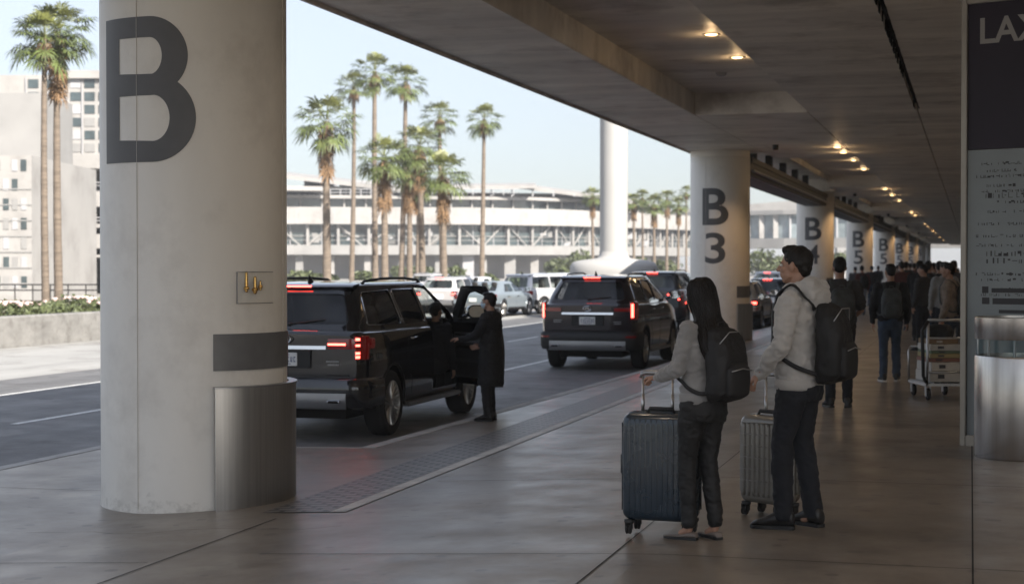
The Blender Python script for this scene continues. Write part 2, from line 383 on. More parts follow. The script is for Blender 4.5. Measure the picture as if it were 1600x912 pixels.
# ---- pavement: a cross-falling slab, with lay-bys cut between the column islands
YB0, YB1 = 15.3, 36.8
def curbx(y):
    """kerb line (x) of the pavement at y"""
    if y < YB0: return -8.62
    k = (y - YB0) % 27
    if k > YB1 - YB0: return -8.62
    return -5.95 + .5 * min(1, k / 14)
ys = []
def addbay(y0):
    ys.extend([(y0, -8.62), (y0 + .5, -5.95), (y0 + 7, -5.7), (y0 + 14, -5.45), (YB1 - YB0 + y0 - .8, -5.45), (YB1 - YB0 + y0, -8.62)])
ys.append((-50, -8.62))
for k in range(14): addbay(YB0 + 27 * k)
ys.append((420, -8.62))
KW = .16
m = MB(); c = MB(); cols_x = [9.9, 0, -1.8, -3.6]
for (ya, xa), (yb, xb) in zip(ys[:-1], ys[1:]):
    def row(y, x):
        xx = x + KW
        pts = [(9.9, 0), (0, 0), (-1.8, 0)]
        mid = min(xx + .02, -1.9)
        pts += [(-3.6, gz(-3.6)), (-5.2, gz(-5.2))]
        if xx < -5.97: pts += [(-5.97, -.2), (xx, -.2)]
        else: pts += [(xx * .5 - 2.6, gz(xx * .5 - 2.6)), (xx, gz(xx))]
        return [(px, y, pz) for px, pz in pts]
    A, B = row(ya, xa), row(yb, xb); n = len(A)
    m.add(A + B, [(i, i + 1, n + i + 1, n + i) for i in range(n - 1)])
    def kr(y, x): g = gz(x + KW) + .004; return [(x + KW, y, g - .1), (x + KW, y, g), (x + .012, y, g), (x, y, g - .014), (x, y, -.36)]
    A, B = kr(ya, xa), kr(yb, xb); n = 5
    c.add(A + B, [(i, i + 1, n + i + 1, n + i) for i in range(n - 1)])
tag(obj('pavement', m, M_walk, smooth=0), kind='structure')
tag(obj('kerb', c, M_curb, smooth=0), kind='structure')
# ---- joints, cracks (narrow dark grooves laid as sheets) and the tactile strip
m = MB()
def groove(pts, wd):
    for a, b in zip(pts[:-1], pts[1:]):
        a = Vector(a); b = Vector(b); t = (b - a).normalized(); q = Vector((-t.y, t.x)) * wd / 2
        n = max(1, int(abs(b.x - a.x) / .5))
        for i in range(n):
            p = a.lerp(b, i / n); r = a.lerp(b, (i + 1) / n)
            vs = [p + q, p - q, r - q, r + q]; m.add([(v.x, v.y, gz(v.x) + .004) for v in vs], [(0, 1, 2, 3)])
groove([(-4.72, -10), (-4.74, 10.9)], .012); groove([(-1.97, -10), (-1.98, 9.9)], .010); groove([(-1.98, 9.9), (-2.0, 60)], .006)
groove([(.02, -10), (.0, 120)], .01); groove([(2.5, -10), (2.5, 120)], .01)
for y in (3.1, 9.35, 12.9, 17.6, 22.3, 27, 31.7, 36.4, 41.1, 46, 51): groove([(9.8, y), (-4.2, y + .05)], .009)
groove([(-8.4, 12.2), (-6.2, 12.28)], .008); groove([(-8.3, 9.0), (-4.8, 9.1)], .008)
cr = [(-6.3 + .22 * i, 10.2 + .08 * math.sin(i * 1.3) + .03 * math.sin(i * 4.1) + .03 * i) for i in range(11)]; groove(cr, .005)
tag(obj('pavement_joints', m, M_dark, smooth=0), kind='structure')
# tactile strip with a lattice bump
mt = mat('tactile_tiles', (.125, .115, .105), .42)
n_ = mt.node_tree.nodes; L_ = mt.node_tree.links; b_ = n_['Principled BSDF']
tc = n_.new('ShaderNodeTexCoord'); br = n_.new('ShaderNodeTexBrick'); br.inputs['Scale'].default_value = 1
br.inputs['Brick Width'].default_value = .17; br.inputs['Row Height'].default_value = .10; br.inputs['Mortar Size'].default_value = .02
br.inputs['Mortar Smooth'].default_value = .3
br.inputs['Color1'].default_value = (.20, .185, .165, 1); br.inputs['Color2'].default_value = (.15, .138, .125, 1); br.inputs['Mortar'].default_value = (.03, .028, .026, 1)
bp = n_.new('ShaderNodeBump'); bp.inputs['Strength'].default_value = 1; bp.inputs['Distance'].default_value = .012; bp.invert = True
L_.new(tc.outputs['Object'], br.inputs[0]); L_.new(br.outputs['Color'], b_.inputs['Base Color']); L_.new(br.outputs['Fac'], bp.inputs['Height']); L_.new(bp.outputs[0], b_.inputs['Normal'])
m = MB(); s2 = MB(); s3 = MB()
for a in range(60):
    y0, y1 = 11.2 + a * 2, 13.2 + a * 2
    def sh(mb, xa, xb, h): mb.add([(xa, y0, gz(xa) + h), (xb, y0, gz(xb) + h), (xb, y1, gz(xb) + h), (xa, y1, gz(xa) + h)], [(0, 1, 2, 3)])
    sh(m, -4.98, -4.46, .005); sh(s2, -4.452, -4.33, .006)
tag(obj('tactile_paving', m, mt, smooth=0), kind='structure')
tag(obj('pavement_edging', s2, mat('edging_stone', (.50, .48, .45), .5, var=.3, vscale=3, spots=5), smooth=0), kind='structure')
# ---- road markings
m = MB()
def stripe(x, y0, y1, wd=.12): m.add([(x - wd / 2, y0, -.346), (x + wd / 2, y0, -.346), (x + wd / 2, y1, -.346), (x - wd / 2, y1, -.346)], [(0, 1, 2, 3)])
for k in range(14): stripe(-8.55, 16.2 + 27 * k, 35.9 + 27 * k)
stripe(-14.35, -20, 160, .13); stripe(-16.9, 36, 160, .12)
for k in range(30): stripe(-11.6, -4.6 + 7.7 * k, -1.4 + 7.7 * k, .12)
tag(obj('road_markings', m, M_line, smooth=0), kind='structure')

# ================================================================== THE DECK OVERHEAD
CX, CY0, SP = -5.88, 11.94, 27.0
ZS, ZR, ZT = 4.40, 4.79, 5.5
deck = empty('elevated_roadway', (-1, 20, ZS)); tag(deck, 'long concrete road deck overhead forming the ceiling, with coffers and open joints', 'elevated roadway')
deck.location = (0, 0, 0)
g = .012
edge = MB(); slab = MB(); cof = MB()
edge.box(-6.6, -4.9, 3.3, 30.4, ZS, ZT)
edge.box(-6.6, -4.9, 30.4 + g, 37.4, ZS, ZT); edge.box(-6.6, -4.9, 37.4 + g, 41.3, ZS, ZT)
edge.box(-6.66, -6.602, 3.3, 41.3, ZS - .035, ZT)           # drip lip
for k in range(1, 8):
    y = CY0 + SP * k
    edge.box(-6.6, -5.05, y + 2.36, y + SP - 2.5, 4.86, ZT)
    edge.box(-5.04, -4.9, y + 2.36, y + SP - 2.5, 4.62, 4.855)
    edge.box(-6.6, -4.9, y + SP - 2.5 + .01, y + SP + 2.35, ZS, ZT)
    edge.box(-6.66, -6.602, y + 2.36, y + SP + 2.3, 4.82, ZT)
# coffers between transverse beams
y = -40
for k in range(-1, 8):
    c0, c1 = CY0 + SP * k + 4.5, CY0 + SP * (k + 1) - 8.5 + (0 if k == 0 else 2.5)
    if k == -1: c0 = 3.4
    if k == 0: c1 = 30.4
    cof.box(-4.9 + .001, -2.86, c0, c1, ZR, ZT); obj('coffer_ceiling', cof, M_soffit, deck, smooth=0); cof = MB()
    a0, a1 = c1, CY0 + SP * (k + 1) + 4.5
    if k == 0:
        slab.box(-4.895, -2.86, a0, 37.4, ZS, ZT); slab.box(-4.895, -2.86, 37.4 + g, a1, ZS, ZT)
    else: slab.box(-4.895, -2.86, a0 + g, a1, ZS, ZT)
for (a, b) in [(3.3, 30.4), (30.4 + g, 37.4), (37.4 + g, 64.4), (64.4 + g, 91.4), (91.4 + g, 118.4), (118.4 + g, 245)]:
    sw = .045 if a < 5 else .012
    slab.box(-2.835, -.93 - sw, a, b, ZS, ZT); slab.box(-.93 + sw, 3.6, a, b, ZS, ZT); slab.box(3.612, 9.9, a, b, ZS, ZT)
obj('edge_beam', edge, M_soffit, deck, smooth=0, bevel=0.012)
obj('soffit_slab', slab, M_soffit, deck, smooth=0)
m = MB(); m.box(-1.0, -.86, -40, 245, ZS + .12, ZS + .2)
# rusty remnants of filler hanging along the open joint
for i in range(60):
    yy = 12 + random.random() * 18; s = random.choice((-1, 1)); L = .05 + random.random() * .25
    m.box(-.93 + s * .04 - .008, -.93 + s * .04 + .008, yy, yy + L, ZS - .012, ZS + .1)
obj('joint_filler', m, M_dark, deck, smooth=0)
m = MB(); m.box(-6.6, -6.35, 3.3, 245, ZT + .002, 6.25); m.box(9.4, 9.9, 3.3, 245, ZT + .002, 6.3)
m.box(-6.34, 9.39, 3.3, 245, ZT + .002, ZT + .1)
obj('parapet', m, M_offwhite, deck, smooth=0)
# smoke detector on the coffer ceiling, tag of its own
m = MB(); m.lathe([(0, -.05), (.06, -.048), (.085, -.02), (.09, 0)], (-3.95, 27.2, ZR - .002))
tag(obj('smoke_detector', m, M_greyw), 'small round grey detector on the coffer ceiling', 'smoke detector')
# dark bracket at the near end of the deck edge beside the big column
m = MB(); m.box(-7.5, -6.68, 9.2, 15.6, ZS - .02, ZS + .35)
tag(obj('edge_bracket', m, M_darksteel, bevel=.03, smooth=0), 'dark ledge jutting from the deck edge above the nearest column', 'bracket')
# ---- terminal wall on the right hand side
tw = empty('terminal_building', (9.9, 60, 0)); tag(tw, 'terminal wall with glazed bays along the right of the pavement', 'building')
tw.location = (0, 0, 0)
m = MB(); gl = []
m.box(9.9, 10.4, 3.3, 245, -.3, ZT)
obj('wall', m, mat('terminal_wall', (.6, .56, .5), .6, var=.1), tw, smooth=0)
for k in range(10):
    m = MB(); m.box(9.84, 9.89, 5 + 14 * k, 15 + 14 * k, .3, 3.0); obj('window', m, M_bglass, tw, smooth=0)

# ---- columns
def wrap(me, r, az, z0, x0, y0):
    """bend a flat mesh (x across, y up) on a cylinder; az from -Y toward +X"""
    bm = bmesh.new(); bm.from_mesh(me)
    xs = [v.co.x for v in bm.verts]; a, b = min(xs), max(xs); x = a + .03
    while x < b:
        bmesh.ops.bisect_plane(bm, geom=bm.verts[:] + bm.edges[:] + bm.faces[:], plane_co=(x, 0, 0), plane_no=(1, 0, 0)); x += .03
    for v in bm.verts:
        q = az + v.co.x / r; h = v.co.y; rr = r + v.co.z
        v.co = (x0 + rr * math.sin(q), y0 - rr * math.cos(q), z0 + h)
    bm.to_mesh(me); bm.free(); return me
def arc_plate(r0, r1, a0, a1, z0, z1, n=28, slope=0):
    mb = MB(); rings = []
    for i in range(n + 1):
        q = R_(a0 + (a1 - a0) * i / n); s, c = math.sin(q), -math.cos(q)
        rings.append([(r0 * s, r0 * c, z0 + slope), (r1 * s, r1 * c, z0 + slope), (r1 * s, r1 * c, z1), (r0 * s, r0 * c, z1)])
    mb.loft(rings); return mb
CR = .72
def bold_b(h, wd):
    """a heavy sans B drawn as strips between its outline and its counters"""
    st = .23 * wd; mb = MB(); zc = h * .535; th = .155 * h          # stem, waist height, bar thickness
    def lobe(z0, z1, x1, ti, to):
        ro = (z1 - z0) / 2; ri = ro - th * .93; xc = x1 - ro; out, inn = [(st, z0), ], [(st, z0 + th)]
        for i in range(29):
            q = -math.pi / 2 + math.pi * i / 28
            out.append((xc + ro * math.cos(q), z0 + ro + ro * math.sin(q))); inn.append((xc - .0 + (ri + (st * 1.02 - th) * -1 * 0) * math.cos(q) * ((ro - st * 1.02) / ri), z0 + ro + ri * math.sin(q)))
        out.append((st, z1)); inn.append((st, z1 - th * .93))
        n = len(out); mb.add([(x, y, 0) for x, y in out + inn], [(i, i + 1, n + i + 1, n + i) for i in range(n - 1)])
    mb.add([(0, 0, 0), (st, 0, 0), (st, h, 0), (0, h, 0)], [(0, 1, 2, 3)])
    lobe(zc - th / 2, h, wd * .93, 0, 0); 
    for v in range(len(mb.v)): pass
    k = len(mb.v); lobe(0, zc + th * .45, wd, 0, 0)
    mb.v = mb.v[:k] + [(x, y, .0004) for x, y, z in mb.v[k:]]
    me = mb.mesh(); 
    for v in me.vertices: v.co.x -= wd / 2
    return me
def column(k, digit):
    y = CY0 + SP * k + (1.4 if k == 1 else 0); t = empty('concrete_column', (CX, y, -.21)); n = 72 if k < 3 else 40
    labs = {0: 'thick round pale concrete column nearest the camera, painted with one huge grey B', 1: 'round concrete column painted B above 3, behind the second SUV', 2: 'round concrete column painted B above 4, beside the young man\'s head'}
    tag(t, labs.get(k, 'number %s concrete column in the receding row, counted from the nearest' % {3: 'four', 4: 'five', 5: 'six', 6: 'seven', 7: 'eight', 8: 'nine', 9: 'ten', 10: 'eleven', 11: 'twelve'}.get(k, 'last')), 'column', 'round concrete columns along the kerb')
    m = MB(); zt = (ZS if k < 1 else ZS) + .205
    m.lathe([(.0, 0), (CR + .008, 0), (CR + .004, .02), (CR, .05), (CR, zt - .16), (CR - .004, zt - .155), (CR - .004, zt - .15), (CR, zt - .145), (CR, zt)], n=n)
    obj('shaft', m, M_col, t, 60)
    def glyph(s, h, z, az, w=None, off=.03):
        me = fit(text_mesh(s, 1, off), h=h, w=w); wrap(me, CR + .003, az, z, 0, 0)
        o = obj('painted_letter' if s == 'B' else 'painted_number', me, M_letter, t, 0, recalc=False); return o
    if k < 8:
        if k == 0:
            me = bold_b(1.08, .83); wrap(me, CR + .003, R_(-5.5), 2.63, 0, 0); obj('painted_letter', me, M_letter, t, 0, recalc=False)
        else:
            glyph('B', .88, 2.60 + .21, R_(-1.5), .65, .02)
            glyph(digit, .74, 1.68 + .21, R_(-1.5), .50, .012)
    for az in ((-9.4, 96) if k == 0 else (-20, 75)):
        obj('form_seam', arc_plate(CR - .002, CR + .0045, az - .1, az + .1, .02, zt - .17, 1), mat('seam_grey', (.52, .495, .455), .7), t, 0)
    if k < 6:
        g_ = arc_plate(.765, .79, 37 if k == 0 else 42, 168, 0.01, .95 if k == 0 else .92, slope=0)
        obj('steel_guard', g_, M_steel, t, 60)
        m = arc_plate(.735, .80, 36.6 if k == 0 else 41.6, 168.4, .945 if k == 0 else .921, .957 if k == 0 else .93); obj('guard_rim', m, M_satin, t, 60)
        m = arc_plate(CR + .002, CR + .008, 37 if k == 0 else 42, 168, 1.075 , 1.35); obj('painted_band', m, M_band, t, 60)
    return t
for k, d in zip(range(0, 9), ['', '3', '4', '5', '5', '5', '5', '5', '5', '5', '5', '5', '5']): col_ = column(k, d)
# acrylic box with brass fittings on the near column
t = empty('fitting_box', (CX, CY0, 0)); tag(t, 'clear plastic cover over small brass fittings on the nearest column', 'fitting box')
obj('cover', arc_plate(CR + .055, CR + .06, 50, 75, 1.37, 1.60, 8), M_acryl, t, 60)
m = arc_plate(CR + .05, CR + .062, 49.6, 50.2, 1.365, 1.605, 1); 
for zz in (1.365, 1.60):
    q = arc_plate(CR + .054, CR + .062, 50, 75, zz, zz + .006, 8); m.add(q.v, q.f)
obj('frame', m, M_satin, t, 0)
for i, (az, z0, z1, r) in enumerate([(57, 1.46, 1.60, .012), (63, 1.45, 1.56, .014), (67, 1.47, 1.53, .009)]):
    s, c = math.sin(R_(az)), -math.cos(R_(az)); m = MB(); rr = CR + .03
    m.capsule((rr * s, rr * c, z0), (rr * s, rr * c, z1), r, r * .8); m.ell((rr * s, rr * c, z0 + .02), (r * 1.9, r * 1.9, .016))
    obj('brass_valve', m, M_brass, t)

# ---- hanging sign boxes / cable troughs behind the columns
for k in range(1, 8):
    y0, y1 = CY0 + SP * k + (2.6 if k == 1 else 1.2), CY0 + SP * (k + 1) - 1.3
    t = empty('hanging_trough', (-5.75, y0, 3.95)); tag(t, 'dark steel trough hung under the deck between the %s and %s columns of the row' % (('second', 'third', 'fourth', 'fifth', 'sixth', 'seventh', 'eighth', 'ninth', 'tenth')[k - 1], ('third', 'fourth', 'fifth', 'sixth', 'seventh', 'eighth', 'ninth', 'tenth', 'eleventh')[k - 1]), 'cable trough', 'dark troughs hung between the columns')
    m = MB(); m.box(-.42, .42, 0, y1 - y0, -.06, .36); m.box(-.47, -.42, 0, y1 - y0, -.03, .12); m.box(.42, .47, .2, y1 - y0, .25, .40)
    obj('trough', m, M_darksteel, t, 0, bevel=.015)
    nb = 7 if k < 4 else 4
    for i in range(nb):
        yy = .35 + (y1 - y0 - .7) * i / (nb - 1); m = MB()
        m.box(-.10, .10, yy - .14, yy + .14, .362, .905); m.box(-.2, .2, yy - .12, yy + .12, .32 + .045, .44)
        obj('bracket', m, M_darksteel, t, 0, bevel=.01)
    if k < 4:
        m = MB(); m.box(-.05, .05, -.012, -.002, .18, .28); m.box(.2, .3, -.012, -.002, .2, .3); obj('small_lamp', m, M_plate, t, 0)
        m = MB(); m.tube([(.5, .1, .05), (.5, y1 - y0, .05)], .035); m.tube([(.3, .1, -.05), (.3, y1 - y0 - 2, -.05)], .025); obj('conduit', m, M_satin, t)
# ---- downlights along the ceiling line
ly = [22.6, 25.2, 39.5, 41.4, 45.5, 51, 56, 62, 67.5, 73, 78, 84, 90, 96, 102, 109, 116, 124, 132, 141, 150, 160, 172, 184, 198]
dl0 = None
for i, y in enumerate(ly):
    k = int((y - CY0) // SP); rec = (CY0 + SP * k + 4.5 < y < (30.4 if k == 0 else CY0 + SP * (k + 1) - 6))
    z = ZR if rec else ZS; x = -3.42 if rec else -3.02
    t = empty('downlight', (x, y, z - .002)); tag(t, None, 'downlight', 'warm downlights in a line along the ceiling')
    t['label'] = 'small warm ceiling light added out of view to brighten the covered pavement'
    m = MB(); m.lathe([(.085, -.004), (.12, -.012), (.13, -.002), (.13, .0)]); obj('trim_ring', m, M_satin, t)
    m = MB(); m.lathe([(0, -.02), (.05, -.018), (.085, -.006)]); obj('lens', m, M_warm, t)
    if i < 15:
        l = bpy.data.lights.new('lamp', 'POINT'); l.energy = 2.5 if i > 1 else 1.3; l.color = (1, .66, .34); l.shadow_soft_size = .06
        o = bpy.data.objects.new('lamp', l); COL.objects.link(o); o.location = (x, y, z - .16)
# unseen downlights added over the near pavement and terminal side, to lift the shade
for x, y in [(-3.02, 7.5), (-3.02, 12), (-3.42, 17)] + [(3.0, 5.5 + 4.5 * i) for i in range(14)] + [(7.0, 5 + 6 * i) for i in range(10)]:
    z = ZR if x == -3.42 else ZS
    t = empty('downlight', (x, y, z - .002)); tag(t, 'small warm ceiling light added out of view to brighten the covered pavement', 'downlight', 'warm downlights in a line along the ceiling')
    m = MB(); m.lathe([(.085, -.004), (.12, -.012), (.13, -.002), (.13, .0)]); obj('trim_ring', m, M_satin, t)
    m = MB(); m.lathe([(0, -.02), (.05, -.018), (.085, -.006)]); obj('lens', m, M_warm, t)
    l = bpy.data.lights.new('lamp', 'SPOT'); l.energy = 40 if x > 0 else 20; l.color = (1, .80, .60); l.spot_size = R_(150); l.spot_blend = 1; l.shadow_soft_size = .1
    o = bpy.data.objects.new('lamp', l); COL.objects.link(o); o.location = (x, y, z - .05)
# warm wall-washers on the pavement side of the columns
for k in range(1, 7):
    y = CY0 + SP * k
    t = empty('wall_washer', (CX + 1.55, y - .5, ZS - .002)); tag(t, 'small warm lamp shining down the side of the number %s column' % ('two', 'three', 'four', 'five', 'six', 'seven')[k - 1], 'lamp', 'lamps beside the columns')
    m = MB(); m.lathe([(.04, -.12), (.065, -.12), (.07, 0), (0, 0)]); obj('can', m, M_darksteel, t)
    m = MB(); m.lathe([(0, -.10), (.038, -.10)]); obj('lens', m, M_warm, t)
    l = bpy.data.lights.new('lamp', 'SPOT'); l.energy = 36; l.color = (1, .6, .28); l.spot_size = R_(80); l.spot_blend = .9; l.shadow_soft_size = .05
    o = bpy.data.objects.new('lamp', l); COL.objects.link(o); o.location = (CX + 1.55, y - .5, ZS - .14)
    o.rotation_euler = (Vector((CX + .6, y, 1.8)) - o.location).to_track_quat('-Z', 'Y').to_euler()

# ---- pavement side: information sign and bin
sg = empty('information_sign', (-.07, 15.85, 0), R_(-24)); tag(sg, 'tall dark purple and pale blue sign panel in a metal frame behind the steel bin', 'sign')
W_, H_ = 1.75, 4.10
m = MB(); m.box(0, .055, -.06, .06, 0, H_); m.box(W_ - .055, W_, -.06, .06, 0, H_); m.box(.056, W_ - .056, -.06, .06, H_ - .07, H_); m.box(.056, W_ - .056, -.06, .06, 0, .1)
obj('frame', m, M_signframe, sg, 0, bevel=.006)
m = MB(); m.box(.056, W_ - .056, -.03, .03, 2.705, H_ - .072); obj('header_panel', m, M_sign, sg, 0)
m = MB(); m.box(.056, W_ - .056, -.031, .029, .102, 2.70); mp_ = obj('map_panel', m, M_signb, sg, 0)
me = fit(text_mesh('LAX', 1, .02), h=.235); xs = [v.co.x for v in me.vertices]; dx = .17 - min(xs)
for v in me.vertices: v.co = (v.co.x + dx, -.034, v.co.y + 3.66)
obj('sign_lettering', me, M_signw, sg, 0, recalc=False)
random.seed(4); m = MB()
z = 2.56
while z > 1.32:
    x = .14 + random.choice((0, .05, .1, .2)); xe = random.uniform(.6, 1.5)
    big = random.random() < .22; hh = .05 if big else .026
    while x < xe:
        wd = random.uniform(.006, .03) * (1.6 if big else 1)
        if random.random() < .82:
            ty = random.random()
            if ty < .45: m.box(x, x + wd * .3, -.0345, -.0335, z, z + hh * random.uniform(.6, 1))
            elif ty < .8: m.box(x, x + wd, -.0345, -.0335, z + hh * random.choice((0, .4, .8)), z + hh * random.choice((0, .4, .8)) + .006)
            else:
                m.box(x, x + wd, -.0345, -.0335, z, z + .005); m.box(x, x + .005, -.0346, -.0336, z, z + hh)
        x += wd * .9 + (.02 if random.random() < .15 else .003)
    z -= random.choice((.05, .065, .085, .11))
m.box(.2, .26, -.0345, -.0335, 1.40, 1.46); m.box(.29, .62, -.0345, -.0335, 1.405, 1.445); m.box(.2, .27, -.0345, -.0335, 1.30, 1.36); m.box(.3, .75, -.0345, -.0335, 1.30, 1.355); m.box(.36, .7, -.0345, -.0335, 1.22, 1.25)
obj('printed_lines', m, M_ink, mp_, 0)
random.seed(7)
bn = empty('litter_bin', (.42, 15.0, 0)); tag(bn, 'round brushed steel bin with a raised ring top, in front of the sign', 'bin')
m = MB(); m.lathe([(0, 0), (.385, 0), (.39, .015), (.39, .86), (.385, .875), (.36, .88), (.355, .6), (0, .6)], n=64); obj('drum', m, M_bin, bn)
m = MB(); m.lathe([(.388, 1.02), (.39, 1.025), (.39, 1.205), (.385, 1.21), (.37, 1.21), (.365, 1.02), (.388, 1.02)], n=64); obj('hood_ring', m, M_bin, bn)
m = MB(); m.lathe([(.375, .87), (.38, .87), (.38, 1.03), (.375, 1.03)], n=64); obj('clear_collar', m, glass_mat('collar_glass', (.78, .86, .88), 1.4), bn)
for a in (20, 140, 260):
    m = MB(); m.tube([(.35 * math.cos(R_(a)), .35 * math.sin(R_(a)), .7), (.35 * math.cos(R_(a)), .35 * math.sin(R_(a)), 1.15)], .012); obj('post', m, M_satin, bn)

# ================================================================== BEYOND THE ROAD
TH = CAM_YAW
def cf(u, w_, z=0):      # a point u metres to the right and w_ metres ahead along the street scene's diagonal
    return Vector((u * math.cos(TH) - w_ * math.sin(TH), u * math.sin(TH) + w_ * math.cos(TH), z))
# planter wall + hedge on the far side
pw = empty('planter_wall', (-22.3, 0, -.35)); tag(pw, 'low pale concrete planter wall across the road at far left', 'wall')
prof = [(0, 0), (0, .72), (.04, .76), (.3, .76), (.32, .72), (.32, 0)]
m = MB(); rings = []
path = [(-22.3, y) for y in (33, 39, 46, 54)]
path = [(-27.5, 29.5), (-25.2, 29.9), (-23.6, 31.0), (-22.7, 32.8), (-22.35, 35), (-22.3, 40), (-22.3, 48), (-22.3, 58)]
for i, p in enumerate(path):
    a = Vector(path[max(i - 1, 0)]); b = Vector(path[min(i + 1, len(path) - 1)]); t = (b - a).normalized(); nrm = Vector((-t.y, t.x))
    rings.append([(p[0] + 22.3 + nrm.x * d, p[1] + nrm.y * d, h) for d, h in prof])
m.loft(rings); obj('wall', m, mat('planter_concrete', (.21, .205, .195), .75, var=.3, vscale=1.5, stretch=(1, 1, 2), spots=3), pw, 30)
m = MB(); m.add([(-300, -60, -.345), (-22.65, -60, -.345), (-22.65, 420, -.345), (-300, 420, -.345)], [(0, 1, 2, 3)])
tag(obj('far_pavement', m, M_groundm, smooth=0), kind='structure')
m = MB(); m.add([(-40, 31.5, .25), (-22.62, 33.5, .25), (-22.62, 58, .25), (-40, 58, .25)], [(0, 1, 2, 3)])
m.box(-40, -22.62, 33.4, 58, -.34, .22)
tag(obj('planter_soil', m, mat('soil', (.07, .05, .035), .95, var=.4), smooth=0), kind='structure')
def foliage(mb, c, r, n, s, shell=.5):
    for i in range(n):
        while 1:
            p = Vector((random.uniform(-1, 1), random.uniform(-1, 1), random.uniform(-1, 1)))
            if shell < p.length < 1: break
        q = noise.noise(p * 2.3 + Vector(c)) * .35
        p = Vector((p.x * r[0], p.y * r[1], p.z * r[2])) * (1 + q) + Vector(c)
        a = Vector((random.gauss(0, 1), random.gauss(0, 1), random.gauss(0, 1))).normalized(); b = a.cross(Vector((random.gauss(0, 1), random.gauss(0, 1), random.gauss(0, 1)))).normalized()
        k = s * random.uniform(.6, 1.3)
        mb.add([p - a * k, p + b * k * .5, p + a * k, p - b * k * .5], [(0, 1, 2, 3)])
for i in range(12):
    y = 34.6 + i * 1.9; x = -23.9 - random.random() * .5 - (1.2 if i < 2 else 0)
    hh = random.uniform(.20, .30); m = MB(); foliage(m, (0, 0, hh * .8), (1.1, 1.15, hh), 900, .07, .3)
    t = empty('shrub', (x, y, .24)); tag(t, 'clipped leafy shrub, one of the row in the planter across the road', 'shrub', 'shrubs in the planter')
    obj('foliage', m, M_shrub, t, 0, False)
    m = MB()
    for j in range(6): a = random.random() * 6.28; m.tube([(0, 0, -.05), (.3 * math.cos(a), .3 * math.sin(a), hh * .8)], [.02, .008], 5)
    obj('stem', m, M_trunk, t)
    if i % 2 == 0:
        m = MB()
        for j in range(26): a = random.random() * 6.28; r = random.random(); p = (r * math.cos(a), r * math.sin(a) , hh * (1.1 + .55 * math.sqrt(max(0, 1 - r * r)))); m.ell(p, (.07, .07, .05), n=5, k=4)
        obj('blossom', m, M_flower, t, 0)
# ---- palms
def fan(mb, base, d, size, droop, nl=15, petiole=1.0):
    d = d.normalized(); side = d.cross(Vector((0, 0, 1)));
    if side.length < .1: side = Vector((1, 0, 0))
    side.normalize(); up = side.cross(d).normalized()
    tip = base + d * petiole * size + Vector((0, 0, -1)) * droop * .25 * size
    w_ = .02 * size; mb.add([base + side * w_, base - side * w_, tip - side * w_, tip + side * w_], [(0, 1, 2, 3)])
    dd = (d + Vector((0, 0, -droop * .5))).normalized(); up2 = side.cross(dd).normalized()
    for i in range(nl):
        a = R_(-105 + 210 * i / (nl - 1)); L = size * .66 * (.70 + .30 * math.cos(a * .8)) * random.uniform(.85, 1.12)
        dr = dd * math.cos(a) + side * math.sin(a) + up2 * .12 * math.cos(i * 2.2)
        mid = tip + dr * L * .6; end = tip + dr * L + Vector((0, 0, -1)) * L * (.05 + .30 * droop + random.random() * .12)
        n = dr.cross(up2).normalized() * size * .043
        mb.add([tip, mid + n, mid - n, end], [(0, 1, 2), (1, 3, 2)])
def palm_meshes(seed, n=44, skirt=.8, droopy=1.0):
    random.seed(seed); g1, g2, dr = MB(), MB(), MB()
    for i in range(n):
        el = R_(68 - 106 * (i / n) + random.uniform(-15, 15)); az = i * 2.399 + random.uniform(-.3, .3)
        d = Vector((math.cos(az) * math.cos(el), math.sin(az) * math.cos(el), math.sin(el)))
        fan(g2 if i < n * .35 else g1, Vector((0, 0, 0)) + d * .1, d, random.uniform(.78, 1.0) * (.8 if i < n * .35 else 1), (.25 + .75 * (i / n)) * droopy)
    for i in range(int(60 * skirt)):
        az = random.random() * 6.28; z = -random.random() * 1.5 * skirt; d = Vector((math.cos(az) * .42, math.sin(az) * .42, -1)).normalized()
        fan(dr, Vector((math.cos(az) * .1, math.sin(az) * .1, z + .1)), d, random.uniform(.45, .7), .6, 7, .5)
    return [finish(x.mesh(nm), mm, 0, False) for x, nm, mm in ((g1, 'crown', M_leaf), (g2, 'young_crown', M_leafy), (dr, 'dry_fronds', M_dry))]
PV = [palm_meshes(s, n, k, d) for s, n, k, d in ((1, 56, 1.2, .8), (2, 46, .5, .7), (3, 58, 1.4, .85), (4, 42, .35, .6))]
def palm(u, wd, h, cr, var, label, group='tall fan palms across the road', lean=0, rt=None):
    p = cf(u, wd, -.35); t = empty('palm_tree', p); tag(t, label, 'palm tree', group)
    hz = h + .35; m = MB(); rr = rt or cr * .085; pts = []; rad = []
    for i in range(15):
        f = i / 14; pts.append((lean * math.sin(f * 1.6) * hz * .04, .1 * math.sin(f * 3 + u), hz * f)); rad.append(rr * (1.35 - .55 * f + (.35 * max(0, 1 - f * 12))) * (1 + .05 * (i % 2)))
    m.tube(pts, rad, 12); obj('trunk', m, M_trunk, t)
    for me in PV[var]:
        if var == 3 and me.name.startswith('dry') and cr < 1: continue
        o = bpy.data.objects.new(me.name.split('.')[0], me); COL.objects.link(o); o.parent = t; o.location = (pts[-1][0], pts[-1][1], hz)
        s = cr / 1.62; o.scale = (s, s, s); o.rotation_euler = (0, 0, u * 1.7)
def px(pxx, dep): return (pxx - 800) / 2600 * dep
def pz(py, dep): return 1.66 + (413 - py) / 2600 * dep
